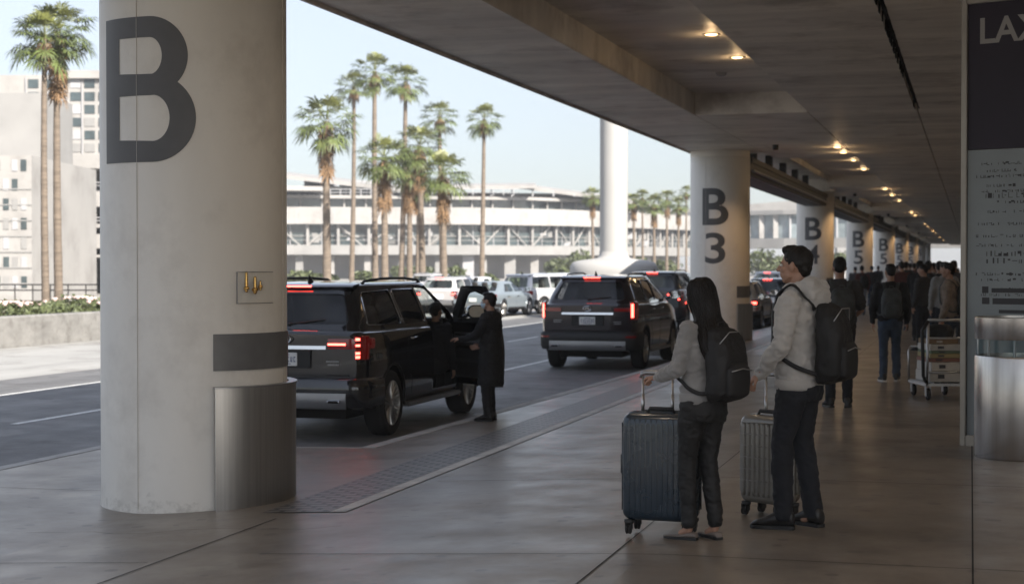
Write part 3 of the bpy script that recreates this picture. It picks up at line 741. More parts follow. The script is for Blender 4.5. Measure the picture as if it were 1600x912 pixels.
# (pixel column, crown-centre row, half-width px, distance, variant, label)
PL = [(510, 190, 46, 95, 0, 'broad palm with shaggy brown skirt, nearest the big column on its right'),
      (548, 135, 27, 122, 3, 'slim palm just right of the broad shaggy one, half hidden by a taller neighbour'),
      (587, 112, 33, 110, 1, 'tallest palm of the middle group, with a bare straight trunk'),
      (627, 128, 31, 120, 1, 'second tallest palm of the middle group, crown tilted right of the tallest'),
      (602, 246, 40, 92, 2, 'low palm with heavy dry skirt under the tallest palm'),
      (640, 262, 34, 104, 2, 'small palm crowded behind the low skirted palms'),
      (660, 228, 38, 98, 0, 'mid height palm in the centre of the crowded low group'),
      (691, 182, 28, 125, 3, 'slim palm rising above the right end of the crowded low group'),
      (694, 270, 38, 94, 2, 'rightmost low palm with drooping yellowish crown'),
      (753, 186, 27, 112, 1, 'lone slim palm standing right of the group'),
      (652, 290, 24, 120, 0, 'short palm partly hidden at the foot of the low group')]
for a, b, hw, d, v, lab in PL: palm(px(a, d), d, pz(b, d), hw / 2600 * d * 1.36, v, lab, lean=random.uniform(-.5, .5))
palm(px(72, 56), 56, pz(62, 56), 66 / 2600 * 56, 1, 'palm at far left with the left trunk of the pair', 'pair of palms in the left planter', rt=.10)
palm(px(92, 58), 58, pz(50, 58), 70 / 2600 * 58, 2, 'palm at far left with the right trunk of the pair', 'pair of palms in the left planter', rt=.115)
BG = [(926, 306, 22, 160, 2), (990, 315, 22, 170, 0), (1004, 308, 20, 180, 1), (1022, 318, 24, 165, 2), (1042, 310, 22, 175, 0), (1060, 320, 20, 168, 2), (1072, 300, 16, 185, 1)]
for a, b, hw, d, v in BG: palm(px(a, d), d, pz(b, d), hw / 2600 * d, v, 'short bushy palm in the far clump beside the white pylon' if a != 926 else 'bushy palm just left of the white pylon', 'far palms around the pylon')
random.seed(11)
# ---- the white pylon
t = empty('white_pylon', cf(px(959, 62), 62, -.35)); tag(t, 'tall smooth white round pylon rising from a wide oval plinth', 'pylon')
m = MB(); m.lathe([(.52, 1.9), (.52, 14)], n=40); obj('shaft', m, M_pylon, t, 60)
m = MB(); rg = [ring(0, 0, z, a, b, 48, 2.4) for z, a, b in ((0, 1.55, 1.3), (1.75, 1.62, 1.35), (1.95, 1.62, 1.34), (2.10, 1.5, 1.22), (2.17, 1.2, 1.02), (2.21, .8, .76), (2.25, .60, .6), (2.33, .54, .54), (2.5, .522, .522))]
m.loft(rg); obj('plinth', m, M_pylon, t, 50)
# ---- terminal opposite
def band(mb, path, z0, z1, T=8, off=0):
    pts = [Vector(p) for p in path]; f = []; bk = []
    for i, p in enumerate(pts):
        a = pts[max(i - 1, 0)]; b = pts[min(i + 1, len(pts) - 1)]; t = (b - a).normalized(); n = Vector((-t.y, t.x))
        if n.y < 0: n = -n
        f.append(p + n * off); bk.append(p + n * (off + T))
    ol = f + bk[::-1]; q = prism([tuple(p) for p in ol], 'z', z0, z1); mb.add(q.v, q.f)
tb = empty('terminal_block', (0, 0, -.35), TH); tag(tb, 'long white two-storey terminal opposite with glazed band and stepped white roofs', 'building')
tb.location = (0, 0, 0)
P1 = [(-150, 205), (-60, 222), (-30, 228), (-5, 231), (8, 240), (20, 256), (32, 275)]
m = MB(); band(m, P1, 7.2, 9.25, 9); band(m, P1, 9.25 + .005, 9.55, .4, .3); obj('fascia', m, M_white, tb, 0)
m = MB(); band(m, P1, 3.0, 4.25, 9, -.6); obj('lower_slab', m, M_offwhite, tb, 0)
m = MB(); band(m, P1, 4.255, 7.195, 4, 1.6); obj('glazed_band', m, M_bglass, tb, 0)
m = MB(); band(m, P1, -.35, 2.995, 4, 5); obj('ground_floor_wall', m, M_greyw, tb, 0)
def along(path, s):
    pts = [Vector(p) for p in path]
    for a, b in zip(pts[:-1], pts[1:]):
        L = (b - a).length
        if s <= L: return a + (b - a) * (s / L), (b - a).normalized()
        s -= L
    return pts[-1], (pts[-1] - pts[-2]).normalized()
s = 60
while s < 200:
    p, t_ = along(P1, s); nn = Vector((-t_.y, t_.x)); q = p + nn * 1.1
    m = MB(); m.box(q.x - .16, q.x + .16, q.y - .3, q.y + .3, 4.26, 7.19); obj('pier', m, M_white, tb, 0)
    if s > 95:
        p2, _ = along(P1, s + 3.2); q2 = p2 + nn * 1.2; w2 = .22
        m = MB(); up = 1 if int(s / 4) % 2 else 0; za, zb = (4.3, 7.1) if up else (7.1, 4.3)
        m.tube([(q.x, q.y, za), (q2.x, q2.y, zb)], .10, 6); obj('brace', m, M_white, tb)
    s += 4.2 if s > 95 else 6.5
s = 62
while s < 198:
    p, t_ = along(P1, s); q = p + Vector((-t_.y, t_.x)) * 1
    m = MB(); rr = random.uniform(.25, .8); m.box(q.x - rr, q.x + rr, q.y - .3, q.y + .3, -.35, 2.99); obj('ground_floor_pillar', m, random.choice((M_white, M_offwhite, M_greyw)), tb, 0)
    s += random.uniform(3, 6)
# figures of interior: pale blinds behind the glass
for i in range(75):
    p, t_ = along(P1, 62 + random.random() * 136); q = p + Vector((-t_.y, t_.x)) * 1.5; rr = random.uniform(.15, .9)
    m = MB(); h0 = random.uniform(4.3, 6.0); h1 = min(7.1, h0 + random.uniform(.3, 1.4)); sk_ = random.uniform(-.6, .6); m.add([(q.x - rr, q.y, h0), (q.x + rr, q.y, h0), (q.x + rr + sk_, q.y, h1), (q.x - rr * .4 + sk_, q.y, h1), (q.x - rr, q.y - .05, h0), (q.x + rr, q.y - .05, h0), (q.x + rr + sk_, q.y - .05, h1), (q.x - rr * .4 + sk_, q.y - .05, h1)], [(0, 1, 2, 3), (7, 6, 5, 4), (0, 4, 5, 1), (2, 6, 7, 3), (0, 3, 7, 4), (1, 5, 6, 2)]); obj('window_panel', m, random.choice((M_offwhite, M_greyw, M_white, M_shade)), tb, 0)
s = 61
while s < 200:
    p, t_ = along(P1, s); q = p + Vector((-t_.y, t_.x)) * 1.45; m = MB(); m.box(q.x - .05, q.x + .05, q.y - .08, q.y + .08, 4.26, 7.19); obj('mullion', m, M_greyw, tb, 0); s += 2.1
m = MB(); band(m, P1, 5.55, 5.63, .1, 1.4); band(m, P1, 4.28, 4.34, .08, -.5); band(m, P1, 4.95, 5.0, .06, -.5); obj('rail_line', m, M_white, tb, 0)
# panel seams in the fascia
s = 61.5
m = MB()
while s < 205:
    p, t_ = along(P1, s); q = p + Vector((-t_.y, t_.x)) * -.012; m.add([(q.x - t_.x * .05, q.y - t_.y * .05, 7.22), (q.x + t_.x * .05, q.y + t_.y * .05, 7.22), (q.x + t_.x * .05, q.y + t_.y * .05, 9.24), (q.x - t_.x * .05, q.y - t_.y * .05, 9.24)], [(0, 1, 2, 3)]); s += 5.1
obj('fascia_seams', m, M_greyw, tb, 0)
# upper storey
P2 = [(-150, 214), (-60, 231), (-20, 238), (2, 244), (14, 256), (24, 274)]
m = MB(); band(m, P2, 9.3, 11.0, 5, 0); obj('clerestory', m, M_bglass, tb, 0)
m = MB(); band(m, P2, 11.005, 11.45, 8, -1.5); band(m, [(-150, 210), (-40, 229), (-26, 233)], 11.9, 12.5, 10, -1); obj('roof_edge', m, M_white, tb, 0)
s = 60
while s < 190:
    p, t_ = along(P2, s); q = p + Vector((-t_.y, t_.x)) * -.4; m = MB(); m.box(q.x - .12, q.x + .12, q.y - .15, q.y + .1, 9.56, 11.0); obj('mullion', m, M_white, tb, 0); s += 3.1
m = MB()
def slope_roof(u0, z0, u1, z1, wd, th=.55, T=14):
    m.add([(u0, wd, z0 - th), (u1, wd, z1 - th), (u1, wd, z1), (u0, wd, z0), (u0, wd + T, z0 - th + 1), (u1, wd + T, z1 - th + 1), (u1, wd + T, z1 + 1), (u0, wd + T, z0 + 1)],
          [(0, 1, 2, 3), (4, 7, 6, 5), (0, 4, 5, 1), (3, 2, 6, 7), (0, 3, 7, 4), (1, 5, 6, 2)])
slope_roof(-40, 15.3, -12.5, 12.2, 238); slope_roof(-70, 15.0, -36, 13.6, 236)
slope_roof(-14.5, 12.9, 3.5, 13.1, 240, .5); slope_roof(.5, 13.4, 20, 10.9, 246, .5)
obj('sloping_roof', m, M_white, tb, 0)
P2b = [(-150, 222), (-60, 238), (-26, 243), (-10, 245)]
q_ = MB(); band(q_, P2b, 11.46, 12.6, 5, 0); obj('upper_glazing', q_, M_bglass, tb, 0)
q_ = MB(); band(q_, P2b, 12.605, 12.95, 8, -1.8); band(q_, [(-14, 246), (6, 250), (16, 259)], 11.46, 12.3, 5, 0); obj('upper_fascia', q_, M_white, tb, 0)
s = 70
while s < 140:
    p, t_ = along(P2b, s); q = p + Vector((-t_.y, t_.x)) * -.4; q_ = MB(); q_.box(q.x - .1, q.x + .1, q.y - .15, q.y + .1, 11.46, 12.6); obj('mullion', q_, M_white, tb, 0); s += 2.3
for (u, z1) in ((-30, 14.2), (-27, 13.8), (-24, 13.5), (-21, 13.2), (-18, 12.9), (-3, 12.9), (0, 13), (3, 12.9), (6, 12.6), (9, 12.2)):
    q_ = MB(); q_.box(u - .1, u + .1, 241, 241.3, 11.46, z1 - .3); obj('roof_post', q_, M_greyw, tb, 0)
m = MB(); m.box(-25.5, -20.5, 246, 256, 11, 14.0); m.box(-31, -27, 250, 258, 11, 14.6); obj('plant_room', m, M_greyw, tb, 0)
m = MB()
for k in range(26):
    u = -36 + k * 1.45; m.box(u - .06, u + .06, 236.8, 237, 11.46, 12.35)
m.box(-37, 1, 236.8, 236.95, 12.3, 12.4); m.box(-37, 1, 236.8, 236.95, 11.85, 11.92); obj('roof_railing', m, M_greyw, tb, 0)
# ---- walkway bridge further right
wb = empty('footbridge', (0, 0, 0), TH); tag(wb, 'pale elevated glazed walkway seen between the B3 and B4 columns', 'footbridge')
P3 = [(22, 292), (45, 275), (72, 262), (110, 250), (170, 240)]
m = MB(); band(m, P3, 4.3, 6.0, 5, -.3); band(m, P3, 9.9, 10.6, 6, -.6); obj('deck_band', m, M_offwhite, wb, 0)
m = MB(); band(m, P3, 6.005, 9.895, 3, .5); obj('glazing', m, mat('pale_glass', (.28, .33, .35), .1, var=.5, vscale=.6), wb, 0)
s = 1
while s < 150:
    p, t_ = along(P3, s); m = MB(); rr = .14 if int(s) % 3 else .4; m.box(p.x - rr, p.x + rr, p.y - .1, p.y + .4, 6.01, 9.89); obj('mullion', m, M_white if rr > .2 else M_greyw, wb, 0); s += 2.6
for u in (30, 52, 76, 100, 130):
    m = MB(); m.box(u - .8, u + .8, 262, 264, -.35, 4.29); obj('pier', m, M_offwhite, wb, 0)
m = MB(); m.add([(20, 300, 10.7), (60, 285, 13.5), (110, 275, 14.5), (170, 265, 13.5), (170, 300, 13.5), (60, 320, 13.5)], [(0, 1, 2, 3, 4, 5)])
m.add([(20, 300, 10.6), (60, 285, 10.65), (110, 275, 10.65), (170, 265, 10.65), (170, 265, 13.5), (110, 275, 14.5), (60, 285, 13.5), (20, 300, 10.7)], [(0, 1, 6, 7), (1, 2, 5, 6), (2, 3, 4, 5)])
obj('roof', m, M_white, wb, 0)
# ---- buildings at far left
lb = empty('office_block', (0, 0, 0), TH); tag(lb, 'tall white office block with gridded windows and balconies, behind the paired palms', 'building')
D = 112; E_ = D + 9
m = MB(); m.box(px(-200, E_), px(330, E_), E_, D + 30, -.35, pz(118, E_)); m.box(px(100, E_), px(330, E_), E_ - .4, E_ - .01, pz(124, E_), pz(118, E_) + .3); obj('tower_wall', m, M_white, lb, 0)
for r_ in range(6):
    for c_ in range(10):
        u0 = px(-20, E_) + c_ * 1.02; z0 = pz(238, E_) + r_ * .93
        if px(40, E_) > u0: continue
        m = MB(); m.box(u0, u0 + .74, E_ - .06, E_ + .04, z0, z0 + .62); obj('window', m, random.choice((M_bglass, M_greyw, M_offwhite, M_bglass, M_bglass)), lb, 0)
        if c_ % 2: m = MB(); m.box(u0 - .2, u0 - .12, E_ - .12, E_ - .01, z0 - .2, z0 + .75); obj('mullion', m, M_greyw, lb, 0)
m = MB()
for (ya, yb, dd) in ((262, 240, 1), (322, 296, 1), (356, 350, -.6), (388, 366, -1), (402, 398, -1)): m.box(px(-300, D), px(330, D), D + dd, D + 8.85, pz(ya, D), pz(yb, D))
obj('balcony_band', m, M_white, lb, 0)
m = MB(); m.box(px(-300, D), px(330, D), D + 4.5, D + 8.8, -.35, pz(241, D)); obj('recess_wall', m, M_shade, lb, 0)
for k in range(26):
    u = px(-60, D) + k * .62 + random.uniform(-.15, .15); m = MB(); rr = random.choice((.05, .08, .14, .3)); zt2 = random.choice((pz(296, D), pz(366, D), pz(296, D))); m.box(u - rr, u + rr, D + 1.2, D + 1.6, -.35, zt2); obj('pier', m, random.choice((M_white, M_offwhite, M_greyw)), lb, 0)
for k in range(44):
    u = px(-20, D) + random.random() * 11; z0 = random.choice((pz(360, D), pz(345, D), pz(290, D), pz(280, D), pz(435, D), pz(425, D))); m = MB(); m.box(u, u + random.uniform(.2, 1.1), D + 4.3, D + 4.48, z0, z0 + random.uniform(.3, .9)); obj('window_panel', m, random.choice((M_offwhite, M_bglass, M_greyw, M_white)), lb, 0)
m = MB()
for zz in (pz(290, D), pz(285, D), pz(345, D), pz(340, D)): m.box(px(-60, D), px(330, D), D + .6, D + .66, zz, zz + .05)
obj('railing', m, M_greyw, lb, 0)
lb2 = empty('concrete_block', (0, 0, 0), TH); tag(lb2, 'plain white building block at the left edge, behind the planter', 'building')
D2 = 90
m = MB(); m.box(px(-400, D2), px(50, D2), D2, D2 + 14, -.35, pz(243, D2)); obj('wall', m, M_white, lb2, 0)
for r_ in range(7):
    for c_ in range(5):
        if (r_ * 3 + c_ * 5) % 7 == 0: continue
        m = MB(); u = px(-22, D2) + c_ * .48; z0 = .4 + r_ * 1.05; m.box(u, u + .30, D2 - .04, D2 + .02, z0, z0 + .62); obj('window', m, (M_greyw, M_offwhite, M_bglass)[(r_ + c_ * 2) % 3], lb2, 0)
for k in range(3):
    m = MB(); u = px(-60, D2) + random.random() * .8; z0 = random.uniform(0, 6); m.box(u, u + random.uniform(.3, .9), D2 - .03, D2 + .02, z0, z0 + random.uniform(.5, 1.1)); obj('window', m, M_greyw, lb2, 0)
m = MB(); m.box(px(-400, D2), px(8, D2), D2 + 7, D2 + 14, pz(243, D2) + .01, pz(125, D2)); obj('upper_storey', m, M_offwhite, lb2, 0)
for k in range(7):
    m = MB(); m.box(px(-400, D2), px(50, D2) + .02, D2 - .05, D2 - .01, .6 + k * .85, .66 + k * .85); obj('wall_joint', m, M_offwhite, lb2, 0)
# ---- bushes / trees under the palms and by the far terminal
def bush(u, wd, h, r, label, name='bush', grp='bushes beneath the palms', n=700):
    t = empty(name, cf(u, wd, -.35)); tag(t, label, name.split('_')[-1], grp)
    m = MB(); foliage(m, (0, 0, h * .62), (r, r, h * .42), n, .2 + r * .04, .3); obj('foliage', m, M_shrub, t, 0, False)
    m = MB(); m.tube([(0, 0, 0), (.1, 0, h * .5), (0, .1, h * .8)], [r * .1, r * .06, r * .03], 6)
    for j in range(4): a = j * 1.6; m.tube([(.1, 0, h * .35), (r * .5 * math.cos(a), r * .5 * math.sin(a), h * .75)], [.06, .03], 5)
    obj('trunk', m, M_trunk, t)
for i in range(10):
    a = 470 + i * 50 + random.uniform(-10, 10); d = random.uniform(130, 205)
    bush(px(a, d), d, random.uniform(1.0, 1.9), random.uniform(.8, 1.5), 'leafy bush in the line of planting before the far terminal')
for a, d, h, r in ((1190, 210, 3.8, 1.9), (1216, 215, 2.9, 1.8), (1040, 190, 2.4, 1.8), (1000, 190, 2.6, 1.8), (1312, 230, 3.6, 2.2), (905, 200, 3.5, 1.6), (870, 200, 2.6, 1.5)):
    bush(px(a, d), d, h, r, 'small rounded street tree beyond the traffic', 'small_tree', 'small trees beyond the traffic', 900)
# railing of far pavement at left
t = empty('railing', (0, 0, 0), TH); tag(t, 'thin dark railing behind the left planter', 'railing')
m = MB(); d = 75
for zz in (.5, .75): m.tube([(px(-60, d), d, zz), (px(160, d), d, zz)], .03, 6)
for k in range(9): u = px(-60, d) + k * .8; m.tube([(u, d, -.3), (u, d, .78)], .03, 6)
obj('rails', m, M_darksteel, t)

# ---- haze over the whole place
m = MB(); m.box(-905, 1205, -305, 2205, -1.4, 22)
hz_ = bpy.data.objects.new('haze', m.mesh('haze')); COL.objects.link(hz_); fixn(hz_.data); tag(hz_, kind='stuff')
hm_ = bpy.data.materials.new('haze'); hm_.use_nodes = True; q_ = hm_.node_tree; q_.nodes.remove(q_.nodes['Principled BSDF'])
pv = q_.nodes.new('ShaderNodeVolumePrincipled'); pv.inputs['Color'].default_value = (.93, .95, 1, 1); pv.inputs['Density'].default_value = .00062; pv.inputs['Anisotropy'].default_value = .2
q_.links.new(pv.outputs[0], q_.nodes['Material Output'].inputs['Volume']); hz_.data.materials.append(hm_)

# ================================================================== VEHICLES
def lerp_tab(t, x):
    if x <= t[0][0]: return t[0][1]
    for (a, b), (c, d) in zip(t[:-1], t[1:]):
        if x <= c: return b + (d - b) * (x - a) / (c - a)
    return t[-1][1]
PROF = [(0, .86), (.03, .93), (.10, .972), (.32, .992), (.58, 1.0), (.74, .993), (.77, .984), (.92, .965), (.97, .945), (1, .90)]
def rrect(hx, y0, y1, z, r, ne=6):
    pts = []; c = [(hx - r, y1 - r, 0), (-hx + r, y1 - r, 90), (-hx + r, y0 + r, 180), (hx - r, y0 + r, 270)]
    for cx, cy, a in c:
        for i in range(6): q = R_(a + 90 * i / 5); pts.append(Vector((cx + r * math.cos(q), cy + r * math.sin(q), z)))
    out = []; n = len(pts)
    for i in range(n):
        out.append(pts[i])
        if i % 6 == 5:
            for j in range(1, ne): out.append(pts[i].lerp(pts[(i + 1) % n], j / ne))
    # bow the long straight runs a little
    for p in out:
        f = (p.y - (y0 + y1) / 2) / ((y1 - y0) / 2); p.x *= 1 - .035 * f * f; g_ = p.x / hx; p.y += (-.06 if f > 0 else .045) * g_ * g_
    return out
class Car: pass
TYPES = dict(
    suv=dict(L=5.1, hw=.965, belt=1.26, H=1.80, gr=(.10, .44), gf=(3.98, 3.20), g=(.885, .675), hood=1.20, nose=.98, ax=(.98, 4.06), wr=.385, win=(.52, 1.55, 2.48), front=3.66, rails=1),
    suvb=dict(L=5.1, hw=.955, belt=1.27, H=1.80, gr=(.10, .44), gf=(3.95, 2.85), g=(.87, .67), hood=1.20, nose=.98, ax=(.98, 4.06), wr=.385, win=(.52, 1.55, 2.48), front=3.66, rails=1),
    van=dict(L=4.9, hw=.94, belt=1.02, H=1.62, gr=(.08, .30), gf=(4.1, 2.8), g=(.87, .70), hood=.98, nose=.78, ax=(.9, 3.95), wr=.34, win=(.45, 1.4, 2.4), front=3.6, rails=0),
    wagon=dict(L=4.6, hw=.90, belt=.98, H=1.50, gr=(.10, .45), gf=(3.55, 2.55), g=(.82, .64), hood=.96, nose=.76, ax=(.85, 3.6), wr=.33, win=(.5, 1.3, 2.1), front=3.1, rails=1),
    sedan=dict(L=4.7, hw=.90, belt=.93, H=1.36, gr=(.55, 1.35), gf=(3.6, 2.7), g=(.80, .60), hood=.92, nose=.72, ax=(.95, 3.7), wr=.33, win=(1.25, 1.3, 2.25), front=3.2, rails=0))
def build_car(kind, name, label, cat, loc, rz=0, paint=None, color=None, lit=True, open_door=False, style=0, group=None, detail=2):
    P = TYPES[kind]; t = empty(name, loc, rz); tag(t, label, cat, group); paint = paint or M_paint
    L, HW, BELT, H = P['L'], P['hw'], P['belt'], P['H']; k = L / 5.1
    hwT = [(0, .885 * HW), (.03, .915 * HW), (.1, .95 * HW), (.25, .98 * HW), (.6, HW), (L - 1.1, HW), (L - .6, .965 * HW), (L - .3, .90 * HW), (L - .1, .78 * HW), (L, .60 * HW)]
    zbot = [(0, .40), (.5, .33), (L - .9, .31), (L - .2, .32), (L, .40)]
    if kind == 'sedan': zt = [(0, BELT - .10), (.1, BELT - .01), (.9, BELT + .01), (3.3, BELT - .02), (3.7, P['hood']), (L - .35, P['nose'] + .03), (L - .08, P['nose'] - .08), (L, P['nose'] - .2)]
    else: zt = [(0, BELT - .06), (.06, BELT - .01), (.3, BELT), (P['gf'][0] - .35, BELT - .02), (P['gf'][0], P['hood']), (L - .45, P['nose'] + .10), (L - .12, P['nose']), (L, P['nose'] - .16)]
    hw = lambda y: lerp_tab(hwT, y)
    def sidex(y, z):
        a, b = lerp_tab(zbot, y), lerp_tab(zt, y); return hw(y) * lerp_tab(PROF, (z - a) / (b - a))
    st = [0, .015, .05, .1, .18, .3, .5] + [.5 + (L - 1.2) * i / 16 for i in range(1, 17)] + [L - .5, L - .3, L - .16, L - .06, L]
    m = MB(); rings = []
    for y in st:
        a, b = lerp_tab(zbot, y), lerp_tab(zt, y); h = hw(y); half = [(0, a)]
        for f, q in PROF[:-1]: half.append((h * q, a + (b - a) * f))
        half += [(h * .90, b), (h * .6, b + .012), (h * .25, b + .02)]
        full = half + [(0, b + .022)] + [(-x, z) for x, z in half[:0:-1]]
        rings.append([(x, y + (.045 * (x / HW) ** 2 if y < .3 else 0), z) for x, z in full])
    m.loft(rings); me = m.mesh()
    cut = []
    for ay in P['ax']:
        c = MB(); c.lathe([(0, -2), (P['wr'] + .055, -2), (P['wr'] + .055, -(HW - .30)), (0, -(HW - .30))], (0, ay, P['wr'] + .01), 28, 'x'); cut.append(c)
        c = MB(); c.lathe([(0, 2), (P['wr'] + .055, 2), (P['wr'] + .055, HW - .30), (0, HW - .30)], (0, ay, P['wr'] + .01), 28, 'x'); cut.append(c)
    dy0, dy1 = P['win'][2] + .02, P['front']
    if open_door:
        c = MB(); c.box(.50, 1.3, dy0, dy1, .44, BELT + .3); cut.append(c)
    body = obj('body', boolean(me, cut), paint, t, 32); body.color = (*(color or (.5, .5, .5)), 1)
    # ---- greenhouse shell with cut window openings
    z0 = BELT - .06; (r0, r1), (f0, f1), (g0, g1) = P['gr'], P['gf'], P['g']
    def gring(z, ins=0):
        f = (z - BELT) / (H - .05 - BELT); fy = max(-.2, f)
        return rrect(g0 + (g1 - g0) * (fy ** 1.25 if fy > 0 else fy) - ins, r0 + (r1 - r0) * (fy ** 1.15 if fy > 0 else fy) + ins, f0 + (f1 - f0) * fy - ins, z - (ins if f > .98 else 0), .19)
    def ghouse(ins):
        rs = [gring(z0 + (H - .05 - z0) * i / 10, ins) for i in range(11)]
        top = rs[-1]; cx = sum((p for p in top), Vector()) / len(top)
        for s, dz in ((.988, .013), (.965, .024), (.93, .034), (.86, .043), (.6, .056), (.25, .062)): rs.append([Vector((cx.x + (p.x - cx.x) * s, cx.y + (p.y - cx.y) * s, top[0].z + dz)) for p in top])
        mb = MB(); mb.loft(rs); return mb
    def gx(z): f = max(0, (z - BELT) / (H - .05 - BELT)); return g0 + (g1 - g0) * f ** 1.25
    zb_, zt_ = BELT + .038, H - .095
    def yr(z): f = (z - BELT) / (H - .05 - BELT); return r0 + (r1 - r0) * f ** 1.15
    def yf(z): f = (z - BELT) / (H - .05 - BELT); return f0 + (f1 - f0) * f
    wa, wb_, wc = P['win']
    W3 = [(wa - .12 if kind != 'sedan' else wa - .1, zb_ + .02), (wb_ - .04, zb_), (wb_ - .03, zt_), (max(yr(zt_) + .16, wa - .02), zt_ - .02)]
    W2 = [(wb_ + .03, zb_), (wc - .05, zb_), (wc - .05, zt_), (wb_ + .04, zt_)]
    W1 = [(wc + .04, zb_), (min(P['front'], yf(zb_) - .25), zb_), (min(P['front'], yf(zb_) - .25) - .05, zb_ + .08), (yf(zt_) - .14, zt_ - .005), (wc + .05, zt_)]
    wins = {'quarter': W3, 'rear': W2, 'front': W1}
    if kind == 'sedan': wins = {'rear': [(wa, zb_), (wc - .06, zb_), (wc - .06, zt_), (wa + .35, zt_ - .01)], 'front': W1}
    shell = evaluated(fixn(ghouse(0).mesh()), [('SOLIDIFY', dict(thickness=.04, offset=-1))])
    cut = []; gp = []
    for nm, w_ in wins.items():
        w_ = rpoly(w_, .06)
        for s in (1, -1):
            if open_door and nm == 'front' and s == 1:
                c = prism([(dy0, BELT - .2), (dy1, BELT - .2), (dy1 - .01, BELT + .03), (yf(BELT + .1) - .19, BELT + .10), (yf(zt_) - .19, zt_ + .035), (dy0, zt_ + .035)], 'x', .3, 1.4); cut.append(c); continue
            c = prism(w_, 'x', .3 * s, 1.4 * s); cut.append(c); gp.append(('side_window', c, s))
    RW = rpoly([(-g0 * .80, BELT + .07), (g0 * .80, BELT + .07), (g1 * .86, H - .13), (-g1 * .86, H - .13)], .07)
    FW = rpoly([(-g0 * .86, BELT + .03), (g0 * .86, BELT + .03), (g1 * .9, H - .095), (-g1 * .9, H - .095)], .06)
    cr_ = prism(RW, 'y', -.6, r1 + .5); cf_ = prism(FW, 'y', f1 - .25, f0 + .6); cut += [cr_, cf_]; gp += [('rear_window', cr_, 0), ('windscreen', cf_, 0)]
    sh = obj('cabin_shell', boolean(shell, cut), paint, t, 32); sh.color = body.color
    gsh = evaluated(fixn(ghouse(.014).mesh()), [('SOLIDIFY', dict(thickness=.006, offset=-1))])
    for nm, c, s in gp:
        pm = boolean(gsh.copy(), [c], 'INTERSECT')
        o = obj(nm, pm, M_glass if detail > 1 and nm != 'windscreen' else M_glassl, t, 32)
    # ---- bright window surround
    if detail > 1:
        for s in (1, -1):
            if s < 0: continue
            m = MB()
            for nm, w_ in wins.items():
                if open_door and nm == 'front': continue
                w_ = rpoly(w_, .06); pts = [(s * (gx(z) * (1 - .035 * ((y - (r0 + f0) / 2) / ((f0 - r0) / 2)) ** 2) + .002), y, z) for y, z in w_ if True]
                pts = [p for p in pts]; m.tube(pts + [pts[0]], .006, 5)
            obj('window_trim', m, M_chrome, t)
    # ---- cabin: seats and headrests
    for sx, sy in ((-.40, wc - .12), (.40, wc - .12), (-.40, wb_ - .1), (.40, wb_ - .1), (0, wb_ - .1)) if detail > 0 else ():
        m = MB(); m.loft([ring(sx, sy, z, .24 - .04 * i, .075, 20, 3) for i, z in enumerate((BELT - .1, BELT + .06, BELT + .20, BELT + .25))]); m.loft([ring(sx, sy - .03, z, rx, .05, 16, 2.6) for z, rx in ((BELT + .24, .04), (BELT + .27, .11), (BELT + .36, .125), (BELT + .40, .09))])
        obj('seat', m, M_seat, t)
    m = MB(); m.box(-g0 * .8, g0 * .8, f0 - .75, f0 - .2, BELT - .05, BELT + .045); obj('dashboard', m, M_seat, t, 0, bevel=.02)
    if detail > 1:
        m = MB(); m.lathe([(.17, -.012), (.188, 0), (.17, .012), (.152, 0), (.17, -.012)], (-.4, wc + .55, BELT + .03), 28, 'y'); obj('steering_wheel', m, M_plast, t)
    # ---- strips that follow the plan outline round the tail or nose
    def outline(front=False, side_y=.55, off=0.0, n=26, z=.8):
        pts = []
        if not front:
            ycs = [side_y * (1 - i / 9) for i in range(10)]
            right = [(sidex(max(.0, y), z) + off, y) for y in ycs]
            right = [(x, y + .045 * (x / HW) ** 2 - (off if y < .05 else off * .3)) for x, y in right]
            xr = right[-1][0]; mid = [(xr * (1 - i / 8), .045 * (xr * (1 - i / 8) / HW) ** 2 - off) for i in range(1, 8)]
            return right + mid + [(0, -off)] + [(-x, y) for x, y in (right + mid)[::-1]]
        ycs = [L - side_y * (1 - i / 9) for i in range(10)]
        right = [(sidex(min(L, y), z) + off, y + (off if y > L - .05 else off * .3)) for y in ycs]
        xr = right[-1][0]; mid = [(xr * (1 - i / 5), L + off) for i in range(1, 5)]
        return right + mid + [(0, L + off + .02)] + [(-x, y) for x, y in (right + mid)[::-1]]
    def strip(pts, prof):
        """prof: list of (outward, z)"""
        mb = MB(); rg = []
        for i, p in enumerate(pts):
            a = Vector(pts[max(i - 1, 0)]); b = Vector(pts[min(i + 1, len(pts) - 1)]); q = (b - a).normalized(); n = Vector((-q.y, q.x))
            c = Vector((0, L / 2)); 
            if n.dot(Vector(p) - c) < 0: n = -n
            rg.append([(p[0] + n.x * o, p[1] + n.y * o, z) for o, z in prof])
        mb.loft(rg); return mb
    ol = outline(side_y=P['ax'][0] - P['wr'] - .08, z=.7)
    hz = BELT / 1.26
    m = strip(ol, [(-.05, .40), (.02, .40), (.045, .47), (.05, .60 * hz), (.045, .70 * hz), (.0, .735 * hz), (-.05, .735 * hz)]); bp_ = obj('rear_bumper', m, paint if style != 1 else M_plast, t, 50); bp_.color = body.color
    mid = [p for p in ol if abs(p[0]) < HW * .80 and p[1] < .3]
    m = strip(mid, [(.03, .38), (.055, .40), (.062, .50), (.058, .56), (.03, .565)]); obj('skid_plate', m, M_satin, t, 50)
